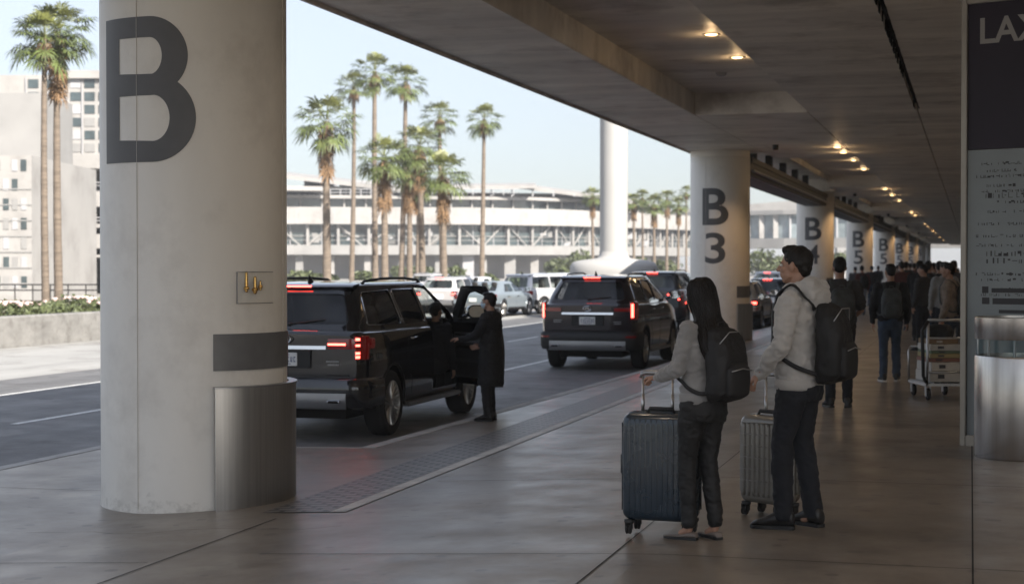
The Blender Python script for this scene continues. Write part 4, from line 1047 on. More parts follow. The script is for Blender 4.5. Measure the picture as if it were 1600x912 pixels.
    if detail > 1:
        for s in (1, -1):
            m = MB(); m.tube([(s * .62 - .07, -.065, .47), (s * .62 + .07, -.065, .47)], .038, 14, True, .55); obj('exhaust_tip', m, M_chrome if s > 0 else M_satin, t)
            m = MB(); m.tube([(s * .62 - .06, -.084, .47), (s * .62 + .06, -.084, .47)], .026, 14, True, .55); obj('exhaust_mouth', m, M_dark, t)
            if kind == 'suv': continue
            m = strip([p for p in ol if s * p[0] > HW * .74 and p[1] < .12], [(.046, .625), (.056, .63), (.056, .655), (.046, .66)]); obj('reflector', m, M_tail, t)
    olf = outline(True, side_y=L - P['ax'][1] - P['wr'] - .08, z=.6)
    m = strip(olf, [(-.05, .32), (.02, .33), (.035, .45), (.035, .62), (.0, .66), (-.05, .66)]); bp_ = obj('front_bumper', m, paint, t, 50); bp_.color = body.color
    for s in (1, -1):
        m = strip([p for p in olf if s * p[0] > HW * .45], [(-.02, .70 * hz), (.006, .70 * hz), (.008, .82 * hz), (-.02, .83 * hz)]); obj('headlight', m, M_tailw, t)
    # ---- tail lamps
    ms = M_tail
    zl = .80 * BELT
    for s in (1, -1):
        o2 = outline(side_y=.34, off=.006, z=zl + .08)
        if kind in ('suv',):
            a = [p for p in o2 if s * p[0] > HW * .46]; a2 = [p for p in o2 if s * p[0] > HW * .76]
            tl = obj('tail_light', strip(a, [(-.03, zl + .045), (.008, zl + .05), (.014, zl + .11), (.008, zl + .165), (-.03, zl + .17)]), M_tail, t, 50)
            obj('lamp_block', strip([p for p in a2 if p[1] < .24], [(-.03, zl - .075), (.012, zl - .07), (.02, zl + .06), (.014, zl + .195), (-.03, zl + .20)]), M_tail, tl, 50)
            b1 = [p for p in o2 if s * p[0] > HW * .78 and p[1] < .10]
            for q, (u0, u1) in enumerate(((zl + .075, zl + .175), (zl - .055, zl + .02))):
                if lit: obj('lamp_lit', strip(b1, [(.015, u0), (.024, u0 + .01), (.024, u0 + .026), (.015, u0 + .03)]), M_tailon, tl, 50); obj('lamp_lit', strip(b1, [(.016, u1 - .03), (.024, u1 - .026), (.024, u1 - .01), (.016, u1)]), M_tailon, tl, 50)
            if lit: obj('lamp_lit', strip([p for p in a if s * p[0] < HW * .80 and s * p[0] > HW * .5], [(.010, zl + .09), (.016, zl + .094), (.016, zl + .112), (.010, zl + .118)]), M_tailon, tl, 50)
        elif kind == 'suvb':
            a = [p for p in o2 if s * p[0] > HW * .80 and p[1] < .30]; a2 = [p for p in o2 if s * p[0] > HW * .54 and s * p[0] < HW * .9]
            tl = obj('tail_light', strip(a, [(-.03, zl - .06), (.010, zl - .05), (.02, zl + .12), (.012, zl + .28), (-.03, zl + .30)]), M_tail, t, 50)
            obj('lamp_arm', strip(a2, [(-.03, zl + .10), (.012, zl + .105), (.012, zl + .17), (-.03, zl + .175)]), M_tail, tl, 50)
            if lit:
                b1 = [p for p in a if p[1] < .085]
                obj('lamp_lit', strip(b1[:2] if s > 0 else b1[-2:], [(.018, zl - .01), (.028, zl + 0), (.028, zl + .24), (.018, zl + .25)]), M_tailon, tl, 50)
                for u in (zl - .01, zl + .225): obj('lamp_lit', strip(b1, [(.019, u), (.028, u + .004), (.028, u + .022), (.019, u + .026)]), M_tailon, tl, 50)
        else:
            a = [p for p in o2 if s * p[0] > HW * .70 and p[1] < .3]
            tl = obj('tail_light', strip(a, [(-.03, zl - .04), (.010, zl - .03), (.014, zl + .06), (.008, zl + .14), (-.03, zl + .15)]), M_tail, t, 50)
            if lit: obj('lamp_lit', strip([p for p in a if p[1] < .09], [(.012, zl), (.018, zl + .01), (.018, zl + .06), (.012, zl + .07)]), M_tailon, tl, 50)
    # ---- tailgate furniture
    yy = lambda x: .045 * (x / HW) ** 2
    if kind != 'sedan':
        m = MB(); m.box(-.30, .30, -.012, .01, zl - .17, zl - .165); m.box(-.31, .31, -.004, .012, zl - .165, zl + .03); obj('plate_recess', m, paint if detail < 2 else M_plast, t, 0)
    pzc = zl - .07
    m = MB(); m.box(-.155, .155, -.016, -.006, pzc - .075, pzc + .075); pl_ = obj('number_plate', m, M_plate, t, 0, bevel=.003)
    if detail > 1:
        m = MB()
        for j in range(7):
            x = -.12 + j * .038 + (.006 if j > 0 else 0); m.box(x, x + .022, -.0175, -.0165, pzc - .03, pzc - .018); m.box(x, x + .007, -.0176, -.0166, pzc - .03, pzc + .03)
            if j % 2: m.box(x + .015, x + .022, -.0175, -.0165, pzc - .03, pzc + .03)
            else: m.box(x, x + .022, -.0175, -.0165, pzc + .018, pzc + .03)
        m.box(-.06, .06, -.0175, -.0165, pzc + .048, pzc + .056); m.box(-.08, .08, -.0175, -.0165, pzc - .056, pzc - .048); obj('plate_characters', m, M_platetxt, pl_, 0)
        m = MB(); n_ = 13
        rg = []
        for j in range(n_):
            x = -.50 + 1.0 * j / (n_ - 1); rg.append([(x, yy(x) - .022, zl + .045), (x, yy(x) + .01, zl + .045), (x, yy(x) + .01, zl + .085), (x, yy(x) - .018, zl + .085)])
        m.loft(rg); obj('tailgate_bar', m, M_chrome, t, 50)
        # emblem: an oval ring with two crossing strokes
        m = MB(); ez = zl + .155
        m.tube([(.075 * math.cos(q), -.012, ez + .048 * math.sin(q)) for q in [2 * math.pi * j / 24 for j in range(25)]], .007, 6)
        m.tube([(-.05, -.014, ez - .02), (0, -.014, ez + .028), (.05, -.014, ez - .02)], .006, 6)
        obj('emblem', m, M_chrome, t)
        m = MB()
        for (x0, x1, z_) in ((.50, .64, zl - .10), (.52, .64, zl - .135), (-.66, -.50, zl - .07), (-.66, -.52, zl - .105)):
            q = x0
            while q < x1: m.box(q, q + .012, yy(q) - .006, yy(q) + .004, z_, z_ + .016); q += .019
        obj('badge_lettering', m, M_satin, t, 0)
        # seam round the tailgate and rear wiper
        m = MB(); m.tube([(-HW * .80, yy(HW * .8) - .004, .76), (HW * .80, yy(HW * .8) - .004, .76)], .006, 5); obj('tailgate_seam', m, M_dark, t)
        m = MB(); a = gring(BELT + .1)[0]; m.tube([(0, yr(BELT + .08) - .02, BELT + .07), (.42, yr(BELT + .13) + .015, BELT + .12)], .008, 6); m.ell((0, yr(BELT + .07) - .01, BELT + .07), (.03, .02, .02)); obj('rear_wiper', m, M_plast, t)
    if kind != 'sedan':
        m = MB(); w_ = g1 * .96; m.loft([[(s * w_, yr(H) - .02 + dy + .06 * (s * s), H - .055 + dz) for dy, dz in ((-.07, .005), (-.05, -.02), (.12, -.02), (.16, .045), (-.04, .022))] for s in (-1, -.5, 0, .5, 1)])
        sp_ = obj('roof_spoiler', m, paint, t, 40); sp_.color = body.color
        if lit:
            m = MB(); m.box(-.16, .16, yr(H) - .1, yr(H) - .06, H - .052, H - .036); obj('brake_light', m, M_tailon, t, 0)
        if detail > 0:
            m = MB(); m.loft([ring(0, yr(H) + .3, H - .01, .03, .08, 12), ring(0, yr(H) + .27, H + .04, .016, .045, 12), ring(0, yr(H) + .245, H + .085, .004, .012, 12)]); obj('antenna_fin', m, M_plast, t)
    if P['rails']:
        for s in (1, -1):
            m = MB(); x = g1 * .93; ys_ = [yr(H) + .35, yr(H) + .45, 1.5, 2.3, f1 - .35, f1 - .2]; zs_ = [H - .03, H + .012, H + .038, H + .038, H + .012, H - .04]
            m.tube([(s * (x - .01 * abs(i - 2.5)), a, b) for i, (a, b) in enumerate(zip(ys_, zs_))], .017, 8); obj('roof_rail', m, M_satin if style != 0 else M_plast, t)
    # ---- sides
    def ribbon(pts, s, wd=.006, off=.0015, tube=False):
        mb = MB(); mb.tube([(s * (sidex(y, z) + off - wd * .6), y, z) for y, z in pts], wd, 5); return mb
    for s in (1, -1):
        m = MB()
        for y in ([wb_ + .0, wc - .01, P['front'] + .0] if kind != 'sedan' else [wc - .01, P['front']]):
            if open_door and s == 1 and y > 2: continue
            q = ribbon([(y + (.12 if (y == wb_ and z < .75) else 0), z) for z in (.45, .6, .75, .9, 1.05 * hz, BELT - .06)], s); m.add(q.v, q.f)
        if m.v: obj('door_seam', m, M_dark, t)
        for y in ([wb_ + .12, wc + .14] if kind != 'sedan' else [wa + .1, wc + .1]):
            if open_door and s == 1 and y > 2.3: continue
            zz = BELT - .14; x = sidex(y, zz); m = MB(); m.tube([(s * (x + .004), y - .02, zz), (s * (x + .035), y, zz), (s * (x + .035), y + .17, zz + .004), (s * (x + .004), y + .19, zz)], .012, 6); obj('door_handle', m, M_chrome if detail > 1 else M_plast, t)
        m = MB(); m.box(min(s * (HW - .10), s * (HW + .03)), max(s * (HW - .10), s * (HW + .03)), P['ax'][0] + .5, P['ax'][1] - .5, .30, .355); obj('running_board', m, M_plast if detail < 2 else M_satin, t, 0, bevel=.015)
        if not (open_door and s == 1):
            mirror_parts(t, s, s * (sidex(dy1 - .1, BELT - .05) - .04), dy1 - .12, BELT + .05, paint, body.color)
        for ay in P['ax']:
            # arch lip
            m = MB(); pts = []
            for j in range(19):
                q = R_(-8 + 196 * j / 18); y_, z_ = ay + (P['wr'] + .065) * math.cos(q), P['wr'] + .01 + (P['wr'] + .065) * math.sin(q)
                pts.append((s * (sidex(y_, max(.42, z_)) - .006), y_, z_))
            m.tube(pts, .018, 6); ao = obj('wheel_arch_lip', m, M_plast if detail > 1 else paint, t); ao.color = body.color
            wheel(t, s, (s * (HW - .135), ay, P['wr']), P['wr'], detail, style)
    if open_door: make_door(t, P, sidex, gx, dy0, dy1, BELT, W1, zt_, yf, paint, zb_)
    # dark underside between the wheels
    m = MB(); m.box(-.6, .6, .35, L - .3, .24, .36); obj('underbody', m, M_dark, t, 0)
    return t
def mirror_parts(t, s, x, y, z, paint, color):
    m = MB(); m.tube([(x, y, z - .02), (x + s * .14, y, z + .03)], .028, 8)
    m.loft([ring(x + s * .21, y - .06, z + .06, .0, .0, 20), ] if False else [[Vector((x + s * .21 + a * .13, y + dy, z + .065 + b * .09)) * 1 for a, b in [(math.copysign(abs(math.cos(q)) ** .7, math.cos(q)) * f, math.copysign(abs(math.sin(q)) ** .7, math.sin(q)) * f) for q in [2 * math.pi * j / 20 for j in range(20)]]] for dy, f in ((-.05, .94), (-.045, 1), (.02, .97), (.07, .75), (.09, .4))])
    h = obj('mirror', m, paint, t); h.color = color
    g_ = MB(); pts = [(math.copysign(abs(math.cos(q)) ** .7, math.cos(q)), math.copysign(abs(math.sin(q)) ** .7, math.sin(q))) for q in [2 * math.pi * j / 20 for j in range(20)]]
    g_.loft([[(x + s * .21 + a * .112, y - .0525, z + .065 + b * .074) for a, b in pts], [(x + s * .21 + a * .112, y - .0505, z + .065 + b * .074) for a, b in pts]])
    obj('mirror_glass', g_, M_mirror, h)
def wheel(t, s, c, r, detail, style=0):
    w_ = obj('wheel', _tyre(r, s), M_rub, t, 50, False) if 0 else None
    m = MB(); m.lathe([(r * .66, -.11), (r * .9, -.125), (r * .975, -.105), (r, -.07), (r, .07), (r * .975, .105), (r * .9, .125), (r * .70, .118), (r * .66, .10), (r * .66, -.11)], n=40, axis='x'); w_ = obj('wheel', m, M_rub, t, 50); w_.location = c
    m = MB(); rr = r * .70
    m.lathe([(rr, -.10 * s), (rr, .112 * s), (rr * .955, .118 * s), (rr * .93, .09 * s), (rr * .9, .0), (rr * .9, -.10 * s)], n=40, axis='x')
    ns = 10 if style == 0 else 6
    for j in range(ns):
        a = 2 * math.pi * j / ns + .1
        for d in ((-.09, .09) if style == 0 else (0,)):
            a1, a2 = a + d * .9, a + d * 1.9; wd = .011 if style == 0 else .028
            p0 = Vector((.095 * s, .05 * math.cos(a1), .05 * math.sin(a1))); p1 = Vector((.10 * s, rr * .95 * math.cos(a2), rr * .95 * math.sin(a2)))
            m.tube([p0, p0.lerp(p1, .5) - Vector((.012 * s, 0, 0)), p1], [wd * 1.5, wd, wd * 1.2], 6)
    m.lathe([(0, .112 * s), (.04, .11 * s), (.06, .095 * s), (.065, .05 * s), (0, .05 * s)], n=20, axis='x')
    obj('rim', m, M_rim, w_, 40)
    m = MB(); m.lathe([(0, .02 * s), (rr * .89, .02 * s), (rr * .89, -.02 * s), (0, -.02 * s)], n=28, axis='x'); obj('brake_disc', m, M_dark, w_)
def make_door(t, P, sidex, gx, dy0, dy1, BELT, W1, zt_, yf, paint, zb_):
    hinge = Vector((sidex(dy1, .9) - .03, dy1, 0)); ang = R_(46)
    def T(p):      # closed position -> hinge frame
        return (p[0] - hinge.x, p[1] - hinge.y, p[2])
    y0, y1 = dy0 + .006, dy1 - .006
    m = MB(); ny = 8; zs = [.45, .5, .6, .72, .85, .95, 1.02, 1.1, 1.18, BELT - .005]; outer = []; inner = []
    for z in zs:
        outer.append([T((sidex(y0 + (y1 - y0) * i / ny, z), y0 + (y1 - y0) * i / ny, z)) for i in range(ny + 1)])
        inner.append([T((sidex(y0 + (y1 - y0) * i / ny, z) - .10, y0 + (y1 - y0) * i / ny, z)) for i in range(ny + 1)])
    rings = [a + b[::-1] for a, b in zip(outer, inner)]; m.loft(rings)
    d = obj('open_door', m, paint, t, 40); d.location = hinge; d.rotation_euler = (0, 0, ang); tag(d, 'front door swung wide open')
    outl = [(y0, BELT - .02), (min(y1, dy1) , BELT - .02), (dy1 - .02, BELT + .03), (yf(BELT + .1) - .195, BELT + .10), (yf(zt_) - .195, zt_ + .03), (y0, zt_ + .03)]
    inl = [(y0 + .075, BELT + .035), (y1 - .14, BELT + .035), (y1 - .17, BELT + .07), (yf(zt_) - .28, zt_ - .03), (y0 + .075, zt_ - .03)]
    a = rpoly(outl, .05, 5); b = rpoly(inl, .06, 5); n = len(a); m = MB()
    V = [T((gx(z) + .012, y, z)) for y, z in a] + [T((gx(z) + .012, y, z)) for y, z in b] + [T((gx(z) - .045, y, z)) for y, z in a] + [T((gx(z) - .045, y, z)) for y, z in b]
    F = []
    for i in range(n):
        j = (i + 1) % n; F += [(i, j, n + j, n + i), (2 * n + i, 3 * n + i, 3 * n + j, 2 * n + j), (i, 2 * n + i, 2 * n + j, j), (n + i, n + j, 3 * n + j, 3 * n + i)]
    m.add(V, F); obj('window_frame', m, M_plast, d, 40)
    m = MB(); m.add([T((gx(z) - .015, y, z)) for y, z in b] + [T((gx(z) - .010, y, z)) for y, z in b], [tuple(range(n - 1, -1, -1)), tuple(range(n, 2 * n))]); obj('door_glass', m, M_glassl, d, 0)
    m = MB(); yy = [y0 + .05 + (y1 - y0 - .1) * i / 6 for i in range(7)]
    m.loft([[T((sidex(y, .9) - .102 - dx, y, z)) for dx, z in ((0, .52), (.05, .56), (.055, .74), (.02, .78), (.02, .92), (.075, .95), (.08, 1.0), (.03, 1.04), (.02, 1.20), (0, 1.22))] for y in yy]); obj('inner_trim', m, M_seat, d, 30)
    m = MB(); m.tube([T((sidex(y, .9) - .17, y, 1.09)) for y in (y1 - .5, y1 - .42, y1 - .22, y1 - .15)], .012, 6); obj('inner_handle', m, M_chrome, d)
    m = MB(); m.box(-.15, -.102, -.0, .0001, 0, 0) if False else None
    x = sidex(dy1 - .1, BELT - .05) - .03 - hinge.x; mirror_parts(d, 1, x, -.14, BELT + .06, paint, (.5, .5, .5, 1))
    m = MB(); yy_ = y0 + .12; xx = sidex(yy_, BELT - .14); m.tube([T((xx + .004, yy_ - .02, BELT - .14)), T((xx + .035, yy_, BELT - .14)), T((xx + .035, yy_ + .17, BELT - .136)), T((xx + .004, yy_ + .19, BELT - .14))], .012, 6); obj('door_handle', m, M_chrome, d)

ROAD = -.35
build_car('suv', 'parked_suv', 'glossy black SUV with its front passenger door open and red lamps lit', 'SUV', (-7.5, 17.5, ROAD), R_(0), M_black, open_door=True, style=0)
build_car('suvb', 'parked_suv', 'dark maroon SUV with chrome tailgate bar and white plate, waiting ahead of the black one', 'SUV', (-7.0, 30.75, ROAD), R_(0), M_maroon, style=1)
# traffic further along
GR = 'cars in the traffic across the road'
def at(pxx, y):   # x on the road seen at pixel column pxx for street distance y
    a = math.atan((pxx - 800) / 2600) - TH; return y * math.tan(a)
cars = [('suv', 'dark SUV just ahead of the maroon one, between it and the B3 column', 'SUV', at(1043, 52), 49, 0, (.03, .035, .04), True, 1),
        ('wagon', 'pale gold SUV parked beyond the B3 column, red tail lamp lit', 'SUV', -7.2, 51.5, 0, (.38, .34, .27), True, 2),
        ('wagon', 'dark car parked beyond the pale gold one', 'car', -7.2, 61, 0, (.05, .055, .07), True, 1),
        ('wagon', 'silver estate car seen from behind above the black SUV bonnet', 'car', at(704, 66), 64, -4, (.55, .53, .52), True, 1),
        ('sedan', 'grey blue saloon seen through the open door window', 'car', at(762, 62), 60, -6, (.22, .26, .29), False, 1),
        ('van', 'silver minivan turned slightly, left of the two pale vans', 'van', at(815, 66), 64.5, -28, (.50, .50, .52), False, 1),
        ('van', 'white minivan right behind the silver one', 'van', at(858, 74), 72, -22, (.72, .72, .72), False, 1),
        ('wagon', 'white car partly hidden left of the maroon SUV', 'car', at(882, 82), 80, -18, (.68, .68, .69), True, 1),
        ('sedan', 'white saloon far off behind the silver estate', 'car', at(735, 84), 82, -10, (.7, .7, .7), False, 1),
        ('wagon', 'small silver car low behind the black SUV roof', 'car', at(672, 90), 88, -10, (.5, .5, .52), False, 1),
        ('van', 'white van beyond the gold SUV in the far traffic', 'van', at(1204, 92), 90, -6, (.65, .66, .68), True, 1),
        ('sedan', 'red car in the far traffic beside the B4 column', 'car', at(1222, 78), 76, 0, (.30, .05, .04), True, 1),
        ('wagon', 'grey car in the farthest traffic left of the B3 column', 'car', at(1062, 95), 93, -6, (.30, .31, .33), True, 1)]
for kd, lab, cat, x, y, rz, colr, lit, det in cars:
    build_car(kd, {'van': 'minivan', 'sedan': 'saloon_car', 'wagon': 'estate_car', 'suv': 'suv'}[kd], lab, cat, (x, y, ROAD), R_(rz), None, colr, lit, style=1, group=GR, detail=det)

# ================================================================== PEOPLE
def V3(*a): return Vector(a)
def sole_shoe(t, ax, ay, ang, L=.27, flat=False, m=None, sole=None, z0=0.0):
    """one shoe under an ankle at (ax, ay), toe pointing at ang from +Y"""
    mb = MB(); sh = [(-.07, .028, .050, .075 if not flat else .04), (-.055, .034, .06, .10 if not flat else .055), (0, .036, .06, .115 if not flat else .05), (.05, .040, .05, .085 if not flat else .035), (.10, .045, .045, .062 if not flat else .028), (.145, .044, .04, .048 if not flat else .026), (.18, .034, .03, .036 if not flat else .022), (.198, .016, .02, .02)]
    M = Matrix.Translation((ax, ay, z0)) @ Matrix.Rotation(ang, 4, 'Z') @ Matrix.Scale(L / .27, 4)
    rings = []
    for y, hw_, _, h in sh:
        r = []
        for q in [2 * math.pi * k / 16 for k in range(16)]:
            c, s = math.cos(q), math.sin(q); r.append(M @ V3(hw_ * 1.06 * math.copysign(abs(c) ** .8, c), y, .016 + (h * (1.22 if not flat else 1.1) - .016) * (.5 + .5 * s) ** .8))
        rings.append(r)
    mb.loft(rings); sh_ = obj('shoe', mb, m or M_shoe, t, 60)
    mb = MB(); pts = [(-.073, .026), (-.068, .032), (0, .034), (.06, .039), (.11, .044), (.15, .043), (.182, .032), (.200, .010)]
    ol = [(x, y) for y, x in pts] + [(-x, y) for y, x in pts[::-1]]
    mb.add([M @ V3(x, y, 0.001) for x, y in ol] + [M @ V3(x, y, .022) for x, y in ol], [tuple(range(len(ol) - 1, -1, -1)), tuple(range(len(ol), 2 * len(ol)))] + [(i, (i + 1) % len(ol), len(ol) + (i + 1) % len(ol), len(ol) + i) for i in range(len(ol))])
    obj('sole', mb, sole or M_plast, sh_, 30)
def hand(mb, wrist, d, palm, size=1.0, curl=1.0, bar=None):
    """palm block, four fingers and a thumb; d = direction of the hand, palm = direction the palm faces"""
    d = d.normalized(); palm = (palm - d * palm.dot(d)).normalized(); side = d.cross(palm).normalized(); s = size
    mb.capsule(wrist, wrist + d * .045 * s, .027 * s, .034 * s, 12, .6, up=palm)
    mb.capsule(wrist + d * .04 * s + side * .012 * s, wrist + d * .082 * s + side * .014 * s, .025 * s, .024 * s, 12, .55, up=palm)
    mb.capsule(wrist + d * .04 * s - side * .012 * s, wrist + d * .078 * s - side * .016 * s, .025 * s, .022 * s, 12, .55, up=palm)
    for j, (o, l) in enumerate(((.030, .072), (.010, .080), (-.010, .074), (-.029, .058))):
        p = wrist + d * .083 * s + side * o * s; a = 0; pr = p - d * .02 * s
        for f, r in ((.42, .0088), (.32, .0080), (.26, .0072)):
            a += R_(34 + 26 * curl) * (1 if f < .42 else .7) * curl; q = pr if f == .42 else p
            dirv = d * math.cos(a) + palm * math.sin(a); e = p + dirv * l * f * s
            mb.capsule(p, e, r * s, r * .95 * s, 8); p = e
        mb.capsule(wrist + d * .06 * s + side * o * .9 * s, wrist + d * .084 * s + side * o * s, .010 * s, .009 * s, 8)
    b = wrist + d * .025 * s + side * .028 * s + palm * .006 * s; e1 = b + (d * .75 + side * .55 + palm * .45).normalized() * .038 * s; e2 = e1 + (d * .8 + palm * .75 - side * .1).normalized() * .030 * s
    mb.capsule(b, e1, .0125 * s, .0105 * s, 8); mb.capsule(e1, e2, .010 * s, .0085 * s, 8)
def person(label, loc, rz, h=1.75, fem=False, top=M_darkt, trou=M_navy, shoe=M_shoe, sole=None, hair='short', hair_m=None, coat=False, hood=False, tee=False,
           head_yaw=0, head_pitch=0, arms=None, feet=None, stride=0, vox=.012, group=None, mask=False, lean=0, slim=1.0, seated=False, skin=None, flare=0, seed=0, flat=False, mid=0):
    t = empty('person', loc, rz); tag(t, label, 'person', group)
    k = h / 1.75; sk = skin or M_skin; t.scale = (k, k, k)
    g_ = slim; W = .178 if fem else .200        # half shoulder width
    neck = V3(0, -.015 + lean * .12, 1.485); hc = V3(0, .02 + lean * .16, 1.632)
    hp = [V3(-.088, 0, .93), V3(.088, 0, .93)]
    feet = feet or [(-.11, -.02, 0), (.11, .03, 0)]
    an = [V3(f[0], f[1], .09 + (f[3] if len(f) > 3 else 0)) for f in feet]
    kn = [(hp[i] + an[i]) / 2 + V3(0, .035, .035) for i in (0, 1)]
    if seated:
        hp = [V3(-.09, -.1, .93), V3(.09, -.1, .93)]; kn = [V3(-.12, .32, .95), V3(.12, .32, .95)]; an = [V3(-.12, .36, .55), V3(.12, .36, .55)]
    sh = [V3(-W, -.02 + lean * .1, 1.425), V3(W, -.02 + lean * .1, 1.425)]
    arms = arms or {}
    A = []
    for i, s in ((0, -1), (1, 1)):
        a = arms.get('LR'[i]) or dict(e=(s * (W + .055), -.03, 1.13), w=(s * (W + .05), .05, .88), d=(0, .12, -1), p=(-s, 0, 0))
        A.append((V3(*a['e']), V3(*a['w']), V3(*a['d']), V3(*a['p']), a.get('curl', .45)))
    # ---------- body: one continuous skin mesh
    mb = MB(); HM = Matrix.Rotation(head_yaw, 3, 'Z') @ Matrix.Rotation(head_pitch, 3, 'X')
    def H(x, y, z): return hc + HM @ V3(x, y, z)
    R3 = HM
    mb.ell(H(0, -.012, .022), (.073, .092, .094), R3, 20, 14)
    mb.ell(H(0, .030, -.040), (.056, .062, .072), R3, 18, 12)
    mb.ell(H(0, .052, -.088), (.028, .028, .022), R3)                      # chin
    mb.capsule(H(-.045, .02, -.062), H(-.014, .062, -.09), .020, .016, 8); mb.capsule(H(.045, .02, -.062), H(.014, .062, -.09), .020, .016, 8)
    mb.capsule(H(0, .086, .012), H(0, .108, -.024), .009, .0135, 8); mb.capsule(H(-.011, .094, -.028), H(.011, .094, -.028), .009, .009, 8)
    mb.capsule(H(-.02, .083, -.054), H(.02, .083, -.054), .0075, .0075, 8); mb.capsule(H(-.016, .081, -.064), H(.016, .081, -.064), .0075, .0075, 8)
    mb.capsule(H(-.042, .068, .024), H(-.012, .082, .02), .010, .009, 8); mb.capsule(H(.042, .068, .024), H(.012, .082, .02), .010, .009, 8)
    for s in (-1, 1):
        mb.ell(H(s * .040, .060, -.022), (.02, .02, .018), R3)
        mb.ell(H(s * .077, -.005, -.008), (.009, .019, .031), R3 @ Matrix.Rotation(s * .35, 3, 'Z')); mb.ell(H(s * .074, .0, -.03), (.008, .010, .012), R3)
    mb.capsule(neck - V3(0, .0, .05), hc + HM @ V3(0, -.02, -.05), .056 * (.85 if fem else 1), .052 * (.85 if fem else 1), 14)
    zz = [(.90, .13, .09), (1.0, .135, .095), (1.12, .115 if fem else .13, .085), (1.25, .14, .095), (1.36, .155, .095), (1.43, .12, .075), (1.47, .06, .055)]
    mb.loft([ring(0, (-.01 + lean * .1 * (z - .9) / .55), z, a * (.82 if fem else .9), b * (.82 if fem else .9)) for z, a, b in zz])
    for i in (0, 1):
        e, w_, d_, p_, cu = A[i]; mb.capsule(sh[i] - V3((-.03 if i == 0 else .03), 0, .012), e, .034, .034, 12); mb.capsule(e, w_, .036, .024, 12); hand(mb, w_, d_, p_, .98 if not fem else .9, cu)
        mb.capsule(hp[i], kn[i], .075, .050, 12); mb.capsule(kn[i], an[i], .046, .034, 12); mb.capsule(an[i] - V3(0, 0, .02), an[i] + V3(0, .06, -.05), .03, .024, 8)
    vs = min(vox, .006) if vox < .011 else vox * .8
    obj('body', remesh(mb, vs, 2), sk, t, 180) if False else None
    me = remesh(mb, vs, 3, .4); body = bpy.data.objects.new('body', finish(me, sk, 180)); COL.objects.link(body); body.parent = t
    if vox < .011:
        for s in (-1, 1):
            m = MB(); m.ell(H(s * .029, .079, .004), (.0125, .010, .009), R3, 12, 8); ey = obj('eye', m, M_plate, body, 180)
            m = MB(); m.ell(H(s * .029, .0855, .004), (.006, .0045, .006), R3, 10, 6); obj('iris', m, M_dark, ey, 180)
            m = MB(); m.tube([H(s * .045, .078, .022), H(s * .03, .09, .027), H(s * .014, .091, .023)], .0035, 6); obj('eyebrow', m, M_hair, body, 180)
    if mask:
        m = MB(); m.ell(H(0, .05, -.045), (.062, .062, .058), R3, 18, 12); obj('face_mask', m, M_mask, t, 180)
    # ---------- hair
    hm = MB()
    if hair == 'short':
        hm.ell(H(0, -.024, .038), (.0795, .095, .090), R3, 24, 18); hm.ell(H(0, -.055, -.012), (.064, .052, .062), R3, 18, 12)
        hm.ell(H(0, .022, .098), (.056, .062, .034), R3); hm.ell(H(.0, .045, .092), (.045, .032, .026), R3)
        if True:
            cutb = MB(); pass
        hme = remesh(hm, max(.006, vs), 2); noise_disp(hme, .006, 34, seed=seed + 3)
    elif hair == 'long':
        rs = []
        for z, a, b, yo in ((.139, .012, .016, -.02), (.134, .034, .042, -.02), (.122, .054, .065, -.02), (.100, .070, .083, -.019), (.065, .080, .096, -.021), (.02, .084, .099, -.026), (-.03, .083, .094, -.036), (-.08, .082, .084, -.052), (-.13, .088, .074, -.070), (-.19, .118, .078, -.104), (-.27, .140, .080, -.142), (-.35, .146, .082, -.182), (-.42, .130, .072, -.205), (-.475, .085, .045, -.215)):
            mm = HM if z > -.08 else Matrix.Identity(3)
            rs.append([hc + mm @ V3(p.x, p.y, p.z) for p in ring(0, yo, z, a * (1.1 if z < .1 else 1), b * (1.14 if z < 0 else 1.03), 26, 2.2)])
        hm.loft(rs); st_ = MB(); rnd = random.Random(3); nr = len(rs)
        for q in range(170):
            a = rnd.random(); i0 = rnd.randint(1, 4); i1 = rnd.randint(nr - 5, nr - 1); ph = rnd.uniform(0, 6); pts = []
            for i in range(i0, i1 + 1):
                rr_ = rs[i]; c0 = sum(rr_, Vector()) / len(rr_); f = (a * len(rr_) + .9 * math.sin(i * .7 + ph)) % len(rr_); j = int(f); p = rr_[j].lerp(rr_[(j + 1) % len(rr_)], f - j); pts.append(c0 + (p - c0) * (1.0 + .018 * math.sin(i * 1.3 + ph) + .008))
            if len(pts) > 3 and not ((HM.inverted() @ (pts[2] - hc)).y > .055): st_.tube(pts, [.0032] * (len(pts) - 1) + [.001], 5)
        hme = remesh(hm, .007, 3); noise_disp(hme, .009, 16, (1, 1, .22), seed=5)
        bm = bmesh.new(); bm.from_mesh(hme)
        iv = HM.inverted(); kill = [v for v in bm.verts if (iv @ (v.co - hc)).y > .078 and -.16 < (iv @ (v.co - hc)).z < .062]
        bmesh.ops.delete(bm, geom=kill, context='VERTS'); bm.to_mesh(hme); bm.free()
    if hair == 'long': obj('hair_strands', st_, hair_m or M_hair, t, 180)
    if hair:
        o = bpy.data.objects.new('hair', finish(hme, hair_m or M_hair, 180)); COL.objects.link(o); o.parent = t
        if False:
            bm = bmesh.new(); bm.from_mesh(hme); iv = HM.inverted()
            kill = []
            for v in bm.verts:
                q = iv @ (v.co - hc)
                if (q.y > .045 and q.z < .062) or (q.y > .0 and q.z < .028 and abs(q.x) > 0) or (q.z < -.055): kill.append(v)
            bmesh.ops.delete(bm, geom=kill, context='VERTS'); bm.to_mesh(hme); bm.free()
    # ---------- top garment
    mb = MB(); hem = .90 if not fem else .955
    f_ = g_
